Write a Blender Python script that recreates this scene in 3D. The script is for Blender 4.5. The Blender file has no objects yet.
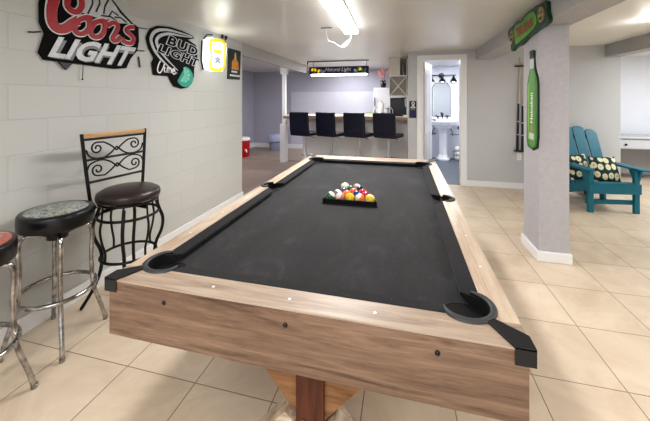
import bpy, math, random
from mathutils import Vector, Matrix, Euler
random.seed(7)
PI = math.pi
SC = bpy.context.scene
COL = SC.collection

# ------------------------------------------------------------------ materials
def new_mat(name):
    m = bpy.data.materials.new(name); m.use_nodes = True
    nt = m.node_tree
    return m, nt, nt.nodes['Principled BSDF']

def N(nt, kind, **kw):
    n = nt.nodes.new(kind)
    for k, v in kw.items():
        if k in n.inputs: n.inputs[k].default_value = v
        else: setattr(n, k, v)
    return n

def rgb(c): return (c[0], c[1], c[2], 1.0)
def S(r, g, b):
    """sRGB 0-255 to linear"""
    def f(v):
        v /= 255.0
        return v/12.92 if v <= .04045 else ((v+.055)/1.055)**2.4
    return (f(r), f(g), f(b))

def mat(name, col, rough=.5, metal=0.0, var=.08, scale=12.0, bump=0.0, bscale=80.0, spec=.5, emit=None, es=0.0, stretch=None, coat=0.0):
    m, nt, b = new_mat(name)
    tc = N(nt, 'ShaderNodeTexCoord')
    mp = N(nt, 'ShaderNodeMapping')
    if stretch: mp.inputs['Scale'].default_value = stretch
    nt.links.new(tc.outputs['Object'], mp.inputs['Vector'])
    nz = N(nt, 'ShaderNodeTexNoise', Scale=scale, Detail=4.0)
    nt.links.new(mp.outputs['Vector'], nz.inputs['Vector'])
    cr = N(nt, 'ShaderNodeValToRGB')
    lo = tuple(max(0, c*(1-var)) for c in col); hi = tuple(min(1, c*(1+var)) for c in col)
    cr.color_ramp.elements[0].position = .3; cr.color_ramp.elements[0].color = rgb(lo)
    cr.color_ramp.elements[1].position = .7; cr.color_ramp.elements[1].color = rgb(hi)
    nt.links.new(nz.outputs['Fac'], cr.inputs['Fac'])
    nt.links.new(cr.outputs['Color'], b.inputs['Base Color'])
    b.inputs['Roughness'].default_value = rough
    b.inputs['Metallic'].default_value = metal
    b.inputs['Specular IOR Level'].default_value = spec
    b.inputs['Coat Weight'].default_value = coat
    if bump:
        n2 = N(nt, 'ShaderNodeTexNoise', Scale=bscale, Detail=3.0)
        nt.links.new(mp.outputs['Vector'], n2.inputs['Vector'])
        bp = N(nt, 'ShaderNodeBump', Strength=bump, Distance=.01)
        nt.links.new(n2.outputs['Fac'], bp.inputs['Height'])
        nt.links.new(bp.outputs['Normal'], b.inputs['Normal'])
    if emit:
        b.inputs['Emission Color'].default_value = rgb(emit)
        b.inputs['Emission Strength'].default_value = es
    return m

def ramp(nt, stops):
    cr = N(nt, 'ShaderNodeValToRGB')
    e = cr.color_ramp.elements
    e[0].position, e[0].color = stops[0][0], rgb(stops[0][1])
    e[1].position, e[1].color = stops[-1][0], rgb(stops[-1][1])
    for p, c in stops[1:-1]:
        x = e.new(p); x.color = rgb(c)
    return cr

def wood(name, dark, mid, light, axis='x', rough=.45, scale=1.0, bump=.15):
    """long grain along axis, with fine streaks and broad bands"""
    m, nt, b = new_mat(name)
    tc = N(nt, 'ShaderNodeTexCoord'); mp = N(nt, 'ShaderNodeMapping')
    s = {'x': (1.1, 14, 14), 'y': (14, 1.1, 14), 'z': (14, 14, 1.1)}[axis]
    mp.inputs['Scale'].default_value = tuple(v*scale for v in s)
    nt.links.new(tc.outputs['Object'], mp.inputs['Vector'])
    n1 = N(nt, 'ShaderNodeTexNoise', Scale=1.6, Detail=7.0, Roughness=.62, Distortion=1.1)
    n2 = N(nt, 'ShaderNodeTexNoise', Scale=7.0, Detail=5.0, Roughness=.7)
    nt.links.new(mp.outputs['Vector'], n1.inputs['Vector']); nt.links.new(mp.outputs['Vector'], n2.inputs['Vector'])
    mx = N(nt, 'ShaderNodeMath', operation='MULTIPLY_ADD'); mx.inputs[1].default_value = .3
    nt.links.new(n2.outputs['Fac'], mx.inputs[0])
    m2 = N(nt, 'ShaderNodeMath', operation='MULTIPLY'); m2.inputs[1].default_value = .7
    nt.links.new(n1.outputs['Fac'], m2.inputs[0]); nt.links.new(m2.outputs[0], mx.inputs[2])
    cr = ramp(nt, [(.34, dark), (.48, mid), (.64, light)])
    nt.links.new(mx.outputs[0], cr.inputs['Fac']); nt.links.new(cr.outputs['Color'], b.inputs['Base Color'])
    b.inputs['Roughness'].default_value = rough
    bp = N(nt, 'ShaderNodeBump', Strength=bump, Distance=.004)
    nt.links.new(mx.outputs[0], bp.inputs['Height']); nt.links.new(bp.outputs['Normal'], b.inputs['Normal'])
    return m

def block_wall_mat():
    m, nt, b = new_mat('painted_block')
    tc = N(nt, 'ShaderNodeTexCoord')
    sp = N(nt, 'ShaderNodeSeparateXYZ'); nt.links.new(tc.outputs['Object'], sp.inputs[0])
    ay = N(nt, 'ShaderNodeMath', operation='ADD'); ay.inputs[1].default_value = 40*.4064-1.293+.2032
    az = N(nt, 'ShaderNodeMath', operation='ADD'); az.inputs[1].default_value = 20*.2032-.0336
    nt.links.new(sp.outputs['Y'], ay.inputs[0]); nt.links.new(sp.outputs['Z'], az.inputs[0])
    cb = N(nt, 'ShaderNodeCombineXYZ'); nt.links.new(ay.outputs[0], cb.inputs[0]); nt.links.new(az.outputs[0], cb.inputs[1])
    br = N(nt, 'ShaderNodeTexBrick', Scale=1.0)
    br.inputs['Brick Width'].default_value = .4064; br.inputs['Row Height'].default_value = .2032
    br.inputs['Mortar Size'].default_value = .0035; br.inputs['Mortar Smooth'].default_value = .6
    c = S(195, 196, 193)
    br.inputs['Color1'].default_value = rgb(c); br.inputs['Color2'].default_value = rgb(tuple(v*.965 for v in c))
    br.inputs['Mortar'].default_value = rgb(tuple(v*.90 for v in c))
    nt.links.new(cb.outputs[0], br.inputs['Vector'])
    nt.links.new(br.outputs['Color'], b.inputs['Base Color'])
    b.inputs['Roughness'].default_value = .5
    nz = N(nt, 'ShaderNodeTexNoise', Scale=60.0, Detail=4.0); nt.links.new(tc.outputs['Object'], nz.inputs['Vector'])
    ad = N(nt, 'ShaderNodeMath', operation='MULTIPLY_ADD'); ad.inputs[1].default_value = .12
    nt.links.new(nz.outputs['Fac'], ad.inputs[0])
    iv = N(nt, 'ShaderNodeMath', operation='SUBTRACT'); iv.inputs[0].default_value = 1.0
    nt.links.new(br.outputs['Fac'], iv.inputs[1]); nt.links.new(iv.outputs[0], ad.inputs[2])
    bp = N(nt, 'ShaderNodeBump', Strength=.4, Distance=.004)
    nt.links.new(ad.outputs[0], bp.inputs['Height']); nt.links.new(bp.outputs['Normal'], b.inputs['Normal'])
    return m

def tile_mat(name, c1, c2, grout, tw, th, ox, oy, rough=.33):
    m, nt, b = new_mat(name)
    tc = N(nt, 'ShaderNodeTexCoord'); mp = N(nt, 'ShaderNodeMapping')
    mp.inputs['Location'].default_value = (-ox + 30*tw, -oy + 30*th, 0)
    nt.links.new(tc.outputs['Object'], mp.inputs['Vector'])
    br = N(nt, 'ShaderNodeTexBrick', Scale=1.0, offset=0.0)
    br.inputs['Brick Width'].default_value = tw; br.inputs['Row Height'].default_value = th
    br.inputs['Mortar Size'].default_value = .0028; br.inputs['Mortar Smooth'].default_value = .3
    br.inputs['Bias'].default_value = 0.0
    br.inputs['Color1'].default_value = (1, 1, 1, 1); br.inputs['Color2'].default_value = (.93, .92, .91, 1)
    br.inputs['Mortar'].default_value = (.95, .95, .95, 1)
    nt.links.new(mp.outputs['Vector'], br.inputs['Vector'])
    nz = N(nt, 'ShaderNodeTexNoise', Scale=3.2, Detail=8.0, Roughness=.65, Distortion=.8)
    nt.links.new(tc.outputs['Object'], nz.inputs['Vector'])
    cr = ramp(nt, [(.32, c1), (.68, c2)]); nt.links.new(nz.outputs['Fac'], cr.inputs['Fac'])
    mul = N(nt, 'ShaderNodeMix', data_type='RGBA', blend_type='MULTIPLY'); mul.inputs[0].default_value = 1.0
    nt.links.new(cr.outputs['Color'], mul.inputs[6]); nt.links.new(br.outputs['Color'], mul.inputs[7])
    mx = N(nt, 'ShaderNodeMix', data_type='RGBA'); mx.inputs[7].default_value = rgb(grout)
    nt.links.new(br.outputs['Fac'], mx.inputs[0]); nt.links.new(mul.outputs[2], mx.inputs[6])
    nt.links.new(mx.outputs[2], b.inputs['Base Color'])
    n2 = N(nt, 'ShaderNodeTexNoise', Scale=9.0, Detail=5.0); nt.links.new(tc.outputs['Object'], n2.inputs['Vector'])
    rr = N(nt, 'ShaderNodeMapRange'); rr.inputs['To Min'].default_value = rough-.1; rr.inputs['To Max'].default_value = rough+.12
    nt.links.new(n2.outputs['Fac'], rr.inputs['Value']); nt.links.new(rr.outputs[0], b.inputs['Roughness'])
    iv = N(nt, 'ShaderNodeMath', operation='SUBTRACT'); iv.inputs[0].default_value = 1.0
    nt.links.new(br.outputs['Fac'], iv.inputs[1])
    ad = N(nt, 'ShaderNodeMath', operation='MULTIPLY_ADD'); ad.inputs[1].default_value = .15
    nt.links.new(n2.outputs['Fac'], ad.inputs[0]); nt.links.new(iv.outputs[0], ad.inputs[2])
    bp = N(nt, 'ShaderNodeBump', Strength=.4, Distance=.004)
    nt.links.new(ad.outputs[0], bp.inputs['Height']); nt.links.new(bp.outputs['Normal'], b.inputs['Normal'])
    return m

def felt_mat(name, c):
    m, nt, b = new_mat(name)
    tc = N(nt, 'ShaderNodeTexCoord')
    mp = N(nt, 'ShaderNodeMapping'); mp.inputs['Scale'].default_value = (1.6, .8, 1); mp.inputs['Rotation'].default_value = (0, 0, .5)
    nt.links.new(tc.outputs['Object'], mp.inputs['Vector'])
    nz = N(nt, 'ShaderNodeTexNoise', Scale=4.0, Detail=9.0, Roughness=.7, Distortion=.6)
    nt.links.new(mp.outputs['Vector'], nz.inputs['Vector'])
    cr = ramp(nt, [(.35, tuple(v*.65 for v in c)), (.55, c), (.75, tuple(v*2.1 for v in c))])
    nt.links.new(nz.outputs['Fac'], cr.inputs['Fac'])
    sp = N(nt, 'ShaderNodeTexNoise', Scale=130.0, Detail=3.0); nt.links.new(tc.outputs['Object'], sp.inputs['Vector'])
    c2 = ramp(nt, [(.66, (0, 0, 0)), (.80, (.12, .12, .12))]); nt.links.new(sp.outputs['Fac'], c2.inputs['Fac'])
    ad = N(nt, 'ShaderNodeMix', data_type='RGBA', blend_type='ADD'); ad.inputs[0].default_value = .6
    nt.links.new(cr.outputs['Color'], ad.inputs[6]); nt.links.new(c2.outputs['Color'], ad.inputs[7])
    nt.links.new(ad.outputs[2], b.inputs['Base Color'])
    b.inputs['Roughness'].default_value = .85
    b.inputs['Sheen Weight'].default_value = .12
    b.inputs['Specular IOR Level'].default_value = .2
    return m

def art_mat(name, base, inks, r0, scale=18.0, offset=(0, 0, 0), thresh=.5):
    """printed vinyl seat: blotchy inks inside radius r0 of the object's axis on a base colour"""
    m, nt, b = new_mat(name)
    tc = N(nt, 'ShaderNodeTexCoord')
    mp = N(nt, 'ShaderNodeMapping'); mp.inputs['Location'].default_value = offset
    nt.links.new(tc.outputs['Object'], mp.inputs['Vector'])
    nz = N(nt, 'ShaderNodeTexNoise', Scale=scale, Detail=6.0, Roughness=.75, Distortion=1.5)
    nt.links.new(mp.outputs['Vector'], nz.inputs['Vector'])
    stops = [(thresh-.14, base)]
    n = len(inks)
    for i, c in enumerate(inks): stops.append((thresh-.04+.22*i/max(1, n-1), c))
    cr = ramp(nt, stops); nt.links.new(nz.outputs['Fac'], cr.inputs['Fac'])
    cb = N(nt, 'ShaderNodeVectorMath', operation='MULTIPLY'); cb.inputs[1].default_value = (1, 1, 0)
    nt.links.new(tc.outputs['Object'], cb.inputs[0])
    ln = N(nt, 'ShaderNodeVectorMath', operation='LENGTH'); nt.links.new(cb.outputs[0], ln.inputs[0])
    lt = N(nt, 'ShaderNodeMath', operation='LESS_THAN'); lt.inputs[1].default_value = r0
    nt.links.new(ln.outputs['Value'], lt.inputs[0])
    mx = N(nt, 'ShaderNodeMix', data_type='RGBA'); mx.inputs[6].default_value = rgb(base)
    nt.links.new(lt.outputs[0], mx.inputs[0]); nt.links.new(cr.outputs['Color'], mx.inputs[7])
    nt.links.new(mx.outputs[2], b.inputs['Base Color'])
    b.inputs['Roughness'].default_value = .28
    return m

def leafy_mat(name):
    m, nt, b = new_mat(name)
    tc = N(nt, 'ShaderNodeTexCoord')
    mp = N(nt, 'ShaderNodeMapping'); mp.inputs['Scale'].default_value = (13, 13, 10.5)
    nt.links.new(tc.outputs['Object'], mp.inputs['Vector'])
    v = N(nt, 'ShaderNodeTexVoronoi', Scale=1.0, Randomness=.55); nt.links.new(mp.outputs['Vector'], v.inputs['Vector'])
    cr = ramp(nt, [(.08, S(150, 160, 95)), (.16, S(226, 219, 190)), (.40, S(226, 219, 190)), (.46, S(32, 62, 52)), (1, S(28, 52, 46))])
    nt.links.new(v.outputs['Distance'], cr.inputs['Fac']); nt.links.new(cr.outputs['Color'], b.inputs['Base Color'])
    b.inputs['Roughness'].default_value = .85
    return m

def ball_mat(name, col, stripe=False):
    m, nt, b = new_mat(name)
    tc = N(nt, 'ShaderNodeTexCoord')
    sp = N(nt, 'ShaderNodeSeparateXYZ'); nt.links.new(tc.outputs['Object'], sp.inputs[0])
    ab = N(nt, 'ShaderNodeMath', operation='ABSOLUTE'); nt.links.new(sp.outputs['Z'], ab.inputs[0])
    lt = N(nt, 'ShaderNodeMath', operation='LESS_THAN'); lt.inputs[1].default_value = .0135 if stripe else 1.0
    nt.links.new(ab.outputs[0], lt.inputs[0])
    mx = N(nt, 'ShaderNodeMix', data_type='RGBA'); mx.inputs[6].default_value = rgb(S(236, 226, 202)); mx.inputs[7].default_value = rgb(col)
    nt.links.new(lt.outputs[0], mx.inputs[0]); nt.links.new(mx.outputs[2], b.inputs['Base Color'])
    b.inputs['Roughness'].default_value = .12; b.inputs['Coat Weight'].default_value = .5
    return m

M = {}
M['block'] = block_wall_mat()
M['wall'] = mat('painted_wall', S(194, 195, 197), .6, var=.02, scale=3, bump=.08, bscale=120)
M['wall_sage'] = mat('painted_wall_sage', S(198, 201, 199), .6, var=.02, scale=3, bump=.08, bscale=120)
M['lav'] = mat('lavender_paint', S(178, 178, 190), .6, var=.03, scale=2, bump=.05)
M['pale_lav'] = mat('pale_lavender_panel', S(200, 200, 208), .5, var=.02, scale=2)
M['pillar'] = mat('stucco_pillar', S(182, 180, 184), .65, var=.05, scale=25, bump=.35, bscale=90)
M['ceil'] = mat('ceiling_paint', S(212, 212, 210), .32, var=.03, scale=1.3, bump=.03, bscale=8)
M['ceil2'] = mat('ceiling_cream', S(224, 223, 216), .5, var=.02, scale=1.3)
M['beam'] = mat('beam_paint', S(176, 176, 177), .6, var=.05, scale=18, bump=.2, bscale=90)
M['white'] = mat('white_trim', S(232, 232, 232), .4, var=.01)
M['deskwhite'] = mat('desk_offwhite', S(184, 186, 190), .5, var=.02)
M['knee'] = mat('knee_wall_paint', S(226, 223, 220), .6, var=.02)
M['greige'] = mat('greige_board', S(186, 180, 166), .6, var=.04)
M['tile'] = tile_mat('beige_tile', S(203, 184, 161), S(222, 207, 187), S(140, 120, 98), .3995, .4447, 1.022, 1.327)
M['brown_floor'] = mat('brown_vinyl', S(158, 142, 130), .45, var=.05, scale=5)
M['slate'] = mat('slate_floor', S(92, 97, 106), .4, var=.12, scale=8)
M['bathwall'] = mat('bath_wall', S(226, 228, 236), .5, var=.01)
M['oak_x'] = wood('pale_oak_x', S(128, 111, 97), S(166, 147, 130), S(188, 171, 155), 'x')
M['oak_y_sheen'] = wood('pale_oak_y_sheen', S(156, 136, 118), S(192, 171, 151), S(212, 195, 176), 'y', rough=.3)  # lighter than the end rails: sheen along the sides put into the colour
M['apron_x'] = wood('apron_oak_x', S(74, 56, 45), S(119, 95, 78), S(148, 122, 103), 'x', scale=1.3, bump=.3)
M['apron_y'] = wood('apron_oak_y', S(74, 56, 45), S(119, 95, 78), S(148, 122, 103), 'y', scale=1.3, bump=.3)
M['redwood'] = wood('red_brown_post', S(40, 17, 10), S(84, 42, 26), S(122, 70, 44), 'z', scale=.8)
M['brace'] = wood('brace_wood', S(92, 60, 36), S(140, 100, 66), S(168, 128, 90), 'x')
M['lit_legs'] = wood('lit_leg_wood', S(140, 115, 92), S(190, 170, 148), S(220, 206, 188), 'x')  # light falling on the lower legs is put into this paler wood
M['felt'] = felt_mat('charcoal_felt', S(42, 42, 44))
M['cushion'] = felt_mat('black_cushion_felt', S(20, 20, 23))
M['blackplastic'] = mat('black_plastic', S(30, 30, 32), .4, var=.05)
M['greyplastic'] = mat('grey_rubber', S(62, 63, 66), .5, var=.08)
M['void'] = mat('pocket_black', S(8, 8, 9), .9, var=0)
M['black'] = mat('gloss_black', S(18, 18, 20), .3, var=.05)
M['signblack'] = mat('matt_sign_black', S(14, 14, 15), .75, var=.1, spec=.2)
M['iron'] = mat('black_iron', S(22, 21, 22), .42, var=.1, metal=.3)
M['leather'] = mat('dark_brown_leather', S(52, 40, 38), .33, var=.12, scale=20, bump=.15, bscale=60)
M['navyleather'] = mat('black_navy_leather', S(17, 21, 44), .42, var=.12, scale=8, bump=.1, bscale=50)
M['chrome'] = mat('worn_chrome', S(176, 174, 172), .16, metal=1.0, var=.55, scale=30)
M['chrome_clean'] = mat('chrome', S(215, 215, 220), .15, metal=1.0, var=.03)
M['palemetal'] = mat('pale_brushed_metal', S(214, 212, 216), .35, metal=.4, var=.03)
M['teal'] = mat('teal_paint', S(14, 106, 126), .4, var=.08, scale=14)
M['leafy'] = leafy_mat('leaf_print_fabric')
M['lightwood'] = wood('honey_wood', S(150, 110, 70), S(190, 148, 100), S(212, 176, 130), 'y')
M['counter'] = wood('counter_wood', S(120, 98, 76), S(168, 146, 122), S(205, 188, 164), 'x')
M['countertop'] = wood('counter_top_wood', S(170, 150, 128), S(212, 196, 172), S(232, 220, 202), 'x', rough=.35)
M['glow'] = mat('lamp_diffuser', S(255, 255, 255), .4, var=0, emit=(1, .98, .95), es=7.0)
M['glowdim'] = mat('dim_diffuser', S(225, 220, 235), .4, var=0, emit=(.9, .86, .95), es=.75)
M['tube'] = mat('lit_tube', S(255, 255, 255), .4, var=0, emit=(.92, .96, 1), es=6.0)
M['silver'] = mat('silver_letters', S(196, 198, 202), .35, var=.12, scale=30)
M['silver_dk'] = mat('grey_letters', S(120, 122, 124), .4, var=.15, scale=30)
M['red'] = mat('red_letters', S(160, 14, 32), .45, var=.12, scale=20)
M['whitepaint'] = mat('white_letters', S(236, 236, 236), .4, var=.01)
M['limegreen'] = mat('teal_lime', S(64, 160, 142), .4, var=.12, scale=40)
M['limelight'] = mat('lime_flesh', S(126, 206, 184), .4, var=.1, scale=50)
M['litwhite'] = mat('lit_white_face', S(255, 255, 255), .4, var=0, emit=(.95, 1, .97), es=.9)
M['yellow'] = mat('yellow_border', S(232, 208, 60), .4, var=.05, emit=S(226, 190, 30), es=.35)
M['greyblue'] = mat('grey_blue_print', S(120, 130, 150), .4, var=.1, emit=S(120, 130, 150), es=.3)
M['posterdark'] = mat('poster_dark_green', S(40, 48, 42), .6, var=.2, scale=20)
M['orange'] = mat('poster_orange', S(206, 142, 50), .6, var=.25, scale=40)
M['skin'] = mat('poster_pale', S(222, 190, 150), .6, var=.1, scale=40)
M['dkgreen'] = mat('sign_dark_green', S(22, 66, 46), .4, var=.2, scale=30)
M['ltgreen'] = mat('sign_bright_green', S(88, 160, 48), .35, var=.2, scale=16)
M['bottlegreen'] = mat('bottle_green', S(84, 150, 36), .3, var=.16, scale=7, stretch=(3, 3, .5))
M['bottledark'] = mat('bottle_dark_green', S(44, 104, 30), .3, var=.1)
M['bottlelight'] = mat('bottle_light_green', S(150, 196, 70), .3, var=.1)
M['signred'] = mat('sign_red', S(170, 48, 46), .4, var=.2, scale=40)
M['tan'] = mat('sign_tan', S(160, 140, 104), .5, var=.25, scale=60)
M['coolerred'] = mat('cooler_red', S(196, 24, 34), .4, var=.05)
M['palebin'] = mat('pale_blue_plastic', S(168, 176, 200), .45, var=.06)
M['fridge'] = mat('fridge_white', S(232, 232, 236), .35, var=.01)
M['porcelain'] = mat('porcelain', S(240, 240, 244), .15, var=.01)
M['pink'] = mat('coral_petals', S(232, 170, 166), .6, var=.15, scale=60)
M['leafgreen'] = mat('dark_leaf', S(30, 54, 34), .5, var=.2)
M['cream'] = mat('cream_board', S(226, 221, 208), .55, var=.04)
M['navy'] = mat('navy_print', S(28, 30, 82), .5, var=.15, scale=30)
M['cuewood'] = wood('cue_maple', S(150, 134, 116), S(186, 172, 154), S(206, 194, 178), 'z')
M['teal_box'] = mat('green_box_print', S(80, 150, 70), .5, var=.1)
M['paper'] = mat('paper_white', S(236, 234, 226), .8, var=.02)
M['olive'] = mat('olive_glass', S(140, 150, 60), .2, var=.1)
M['mattgrey'] = mat('grey_shadow_panel', S(150, 150, 152), .6, var=.03)
m_, nt_, b_ = new_mat('mirror_glass'); b_.inputs['Base Color'].default_value = (.82, .85, .88, 1); b_.inputs['Metallic'].default_value = 1.0; b_.inputs['Roughness'].default_value = .05
M['mirror'] = m_

# ------------------------------------------------------------------ mesh builder
class MB:
    def __init__(s): s.v = []; s.f = []; s.sm = []
    def add(s, vs, fs, smooth=False):
        o = len(s.v); s.v += [tuple(v) for v in vs]
        for f in fs: s.f.append(tuple(i+o for i in f)); s.sm.append(smooth)
        return s
    def box(s, a, b, mtx=None):
        x0, y0, z0 = a; x1, y1, z1 = b
        vs = [Vector(p) for p in ((x0,y0,z0),(x1,y0,z0),(x1,y1,z0),(x0,y1,z0),(x0,y0,z1),(x1,y0,z1),(x1,y1,z1),(x0,y1,z1))]
        if mtx is not None: vs = [mtx @ v for v in vs]
        return s.add(vs, [(0,3,2,1),(4,5,6,7),(0,1,5,4),(1,2,6,5),(2,3,7,6),(3,0,4,7)])
    def bar(s, p, q, w, t, up=(0, 0, 1)):
        """board from p to q, width w across, thickness t along up"""
        p, q = Vector(p), Vector(q); d = (q-p).normalized(); up = Vector(up)
        sd = d.cross(up)
        if sd.length < 1e-4: sd = d.cross(Vector((0, 1, 0)))
        sd.normalize(); u = sd.cross(d).normalized()
        a, b = sd*w/2, u*t/2
        vs = [p-a-b, p+a-b, p+a+b, p-a+b, q-a-b, q+a-b, q+a+b, q-a+b]
        return s.add(vs, [(0,1,2,3),(7,6,5,4),(0,4,5,1),(1,5,6,2),(2,6,7,3),(3,7,4,0)])
    def tube(s, pts, r, n=10, cap=True, closed=False):
        pts = [Vector(p) for p in pts]; k = len(pts)
        rs = r if isinstance(r, (list, tuple)) else [r]*k
        rings = []; prev = None
        for i in range(k):
            if closed: d = pts[(i+1) % k]-pts[i-1]
            else: d = pts[min(i+1, k-1)]-pts[max(i-1, 0)]
            d.normalize()
            if prev is None:
                a = d.cross(Vector((0, 0, 1)))
                if a.length < .05: a = d.cross(Vector((0, 1, 0)))
            else: a = prev - d*prev.dot(d)
            a.normalize(); prev = a; b = d.cross(a)
            rings.append([pts[i]+(a*math.cos(2*PI*j/n)+b*math.sin(2*PI*j/n))*rs[i] for j in range(n)])
        vs = [v for rg in rings for v in rg]; fs = []
        m = k if closed else k-1
        for i in range(m):
            i2 = (i+1) % k
            for j in range(n): fs.append((i*n+j, i*n+(j+1) % n, i2*n+(j+1) % n, i2*n+j))
        s.add(vs, fs, True)
        if cap and not closed:
            s.add(rings[0], [tuple(range(n))[::-1]]); s.add(rings[-1], [tuple(range(n))])
        return s
    def lathe(s, prof, c=(0, 0, 0), n=32, smooth=True, mtx=None, sx=1, sy=1):
        """prof list of (r,z) from bottom to top"""
        vs = []; fs = []; k = len(prof)
        for r, z in prof:
            for j in range(n):
                a = 2*PI*j/n; v = Vector((r*math.cos(a)*sx, r*math.sin(a)*sy, z))
                if mtx is not None: v = mtx @ v
                vs.append(v+Vector(c))
        for i in range(k-1):
            for j in range(n): fs.append((i*n+j, i*n+(j+1) % n, (i+1)*n+(j+1) % n, (i+1)*n+j))
        s.add(vs, fs, smooth)
        if prof[0][0] > 1e-5: s.add(vs[:n], [tuple(range(n))[::-1]])
        if prof[-1][0] > 1e-5: s.add(vs[-n:], [tuple(range(n))])
        return s
    def ball(s, c, r, n=20, sc=(1, 1, 1)):
        k = n//2; prof = [(max(1e-6, math.sin(PI*i/k)), -math.cos(PI*i/k)) for i in range(k+1)]
        vs = []; fs = []
        for pr, z in prof:
            for j in range(n):
                a = 2*PI*j/n; vs.append((c[0]+r*sc[0]*pr*math.cos(a), c[1]+r*sc[1]*pr*math.sin(a), c[2]+r*sc[2]*z))
        for i in range(k):
            for j in range(n): fs.append((i*n+j, i*n+(j+1) % n, (i+1)*n+(j+1) % n, (i+1)*n+j))
        return s.add(vs, fs, True)
    def prism(s, poly, fn, d0, d1):
        """polygon of 2-D points placed by fn(u, v, depth)"""
        n = len(poly)
        vs = [fn(u, v, d0) for u, v in poly] + [fn(u, v, d1) for u, v in poly]
        fs = [tuple(range(n))[::-1], tuple(range(n, 2*n))] + [(i, (i+1) % n, n+(i+1) % n, n+i) for i in range(n)]
        return s.add(vs, fs)
    def ribbon(s, pts, w, fn, d0, d1, closed=False, rise=0.0):
        """flat stroke of width w along a 2-D polyline"""
        k = len(pts); L = []; R = []
        for i in range(k):
            a = pts[i-1] if (i or closed) else pts[0]
            b = pts[(i+1) % k] if (i < k-1 or closed) else pts[-1]
            dx, dy = b[0]-a[0], b[1]-a[1]; l = math.hypot(dx, dy) or 1
            ww = w[i] if isinstance(w, list) else w
            nx, ny = -dy/l*ww/2, dx/l*ww/2
            L.append((pts[i][0]+nx, pts[i][1]+ny)); R.append((pts[i][0]-nx, pts[i][1]-ny))
        vs = []
        for p in (L, R):
            for d in (d0, d1): vs += [fn(u, v, d+rise*q_) for q_, (u, v) in enumerate(p)]
        fs = []
        m = k if closed else k-1
        for i in range(m):
            j = (i+1) % k
            fs += [(k+i, k+j, 3*k+j, 3*k+i), (i, 2*k+i, 2*k+j, j), (i, j, k+j, k+i), (2*k+i, 3*k+i, 3*k+j, 2*k+j)]
        if not closed:
            fs += [(0, k, 3*k, 2*k), (k-1, 3*k-1, 4*k-1, 2*k-1)]
        return s.add(vs, fs)
    def build(s, name, mt, parent=None, bevel=0.0, world=False, seg=2):
        me = bpy.data.meshes.new(name)
        off = Vector((0, 0, 0))
        if parent is not None and world: off = wloc(parent)
        me.from_pydata([tuple(Vector(v)-off) for v in s.v], [], s.f); me.update()
        me.polygons.foreach_set('use_smooth', s.sm)
        me.materials.append(mt)
        o = bpy.data.objects.new(name, me); COL.objects.link(o)
        if parent is not None: o.parent = parent
        if bevel:
            b = o.modifiers.new('bevel', 'BEVEL'); b.width = bevel; b.segments = seg; b.limit_method = 'ANGLE'
        return o

def wloc(o):
    v = Vector((0, 0, 0))
    while o is not None: v = v+o.location; o = o.parent
    return v

def smooth_pts(pts, k=6, closed=False):
    out = []; n = len(pts); m = n if closed else n-1
    P = [Vector(p) for p in pts]
    for i in range(m):
        p0 = P[i-1] if (i or closed) else P[0]; p1 = P[i]; p2 = P[(i+1) % n]
        p3 = P[(i+2) % n] if (i+2 < n or closed) else P[-1]
        for j in range(k):
            t = j/k
            out.append(.5*((2*p1)+(p2-p0)*t+(2*p0-5*p1+4*p2-p3)*t*t+(3*p1-p0-3*p2+p3)*t**3))
    if not closed: out.append(P[-1])
    return [tuple(p) for p in out]

def thing(name, label, cat, loc=(0, 0, 0), rz=0.0, group=None):
    o = bpy.data.objects.new(name, None); COL.objects.link(o)
    o.location = loc; o.rotation_euler = (0, 0, rz); o.empty_display_size = .1
    o['label'] = label; o['category'] = cat
    if group: o['group'] = group
    return o
def tag(o, label, cat, group=None):
    o['label'] = label; o['category'] = cat
    if group: o['group'] = group
    return o
def struct(name, mb, mt, parent=None, bevel=0.0):
    o = mb.build(name, mt, parent, bevel)
    if parent is None: o['kind'] = 'structure'
    return o
def dup(root, loc, rz, label, group=None):
    r = root.copy(); COL.objects.link(r); r.location = loc; r.rotation_euler = (0, 0, rz); r['label'] = label
    if group: r['group'] = group
    for ch in list(root.children):
        c = ch.copy(); COL.objects.link(c); c.parent = r
        for g in list(ch.children):
            d = g.copy(); COL.objects.link(d); d.parent = c
    return r

def text_geo(body, shear=0.0, off=0.0, ext=0.0, space=1.0):
    cu = bpy.data.curves.new('txt', 'FONT'); cu.body = body; cu.size = 1; cu.shear = shear; cu.offset = off
    cu.space_character = space; cu.resolution_u = 3
    ob = bpy.data.objects.new('txt', cu); COL.objects.link(ob)
    bpy.context.view_layer.update()
    dg = bpy.context.evaluated_depsgraph_get()
    me = bpy.data.meshes.new_from_object(ob.evaluated_get(dg))
    vs = [(v.co.x, v.co.y) for v in me.vertices]; fs = [tuple(p.vertices) for p in me.polygons]
    bpy.data.objects.remove(ob); bpy.data.curves.remove(cu); bpy.data.meshes.remove(me)
    return vs, fs
def text_quad(mb, body, quad, fn, d, shear=0.0, off=0.0, space=1.0, ref=None):
    """warp a word into quad (TL, TR, BR, BL), placed by fn(u, v, depth)"""
    vs, fs = text_geo(body, shear, off, space=space)
    rv = text_geo(body, shear, 0, space=space)[0] if ref is None else ref
    x0, x1 = min(v[0] for v in rv), max(v[0] for v in rv); y0, y1 = min(v[1] for v in rv), max(v[1] for v in rv)
    TL, TR, BR, BL = quad; out = []
    for x, y in vs:
        a = (x-x0)/(x1-x0); b = (y-y0)/(y1-y0)
        u = (BL[0]*(1-a)+BR[0]*a)*(1-b)+(TL[0]*(1-a)+TR[0]*a)*b
        w = (BL[1]*(1-a)+BR[1]*a)*(1-b)+(TL[1]*(1-a)+TR[1]*a)*b
        out.append(fn(u, w, d))
    mb.add(out, fs); return mb

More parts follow.
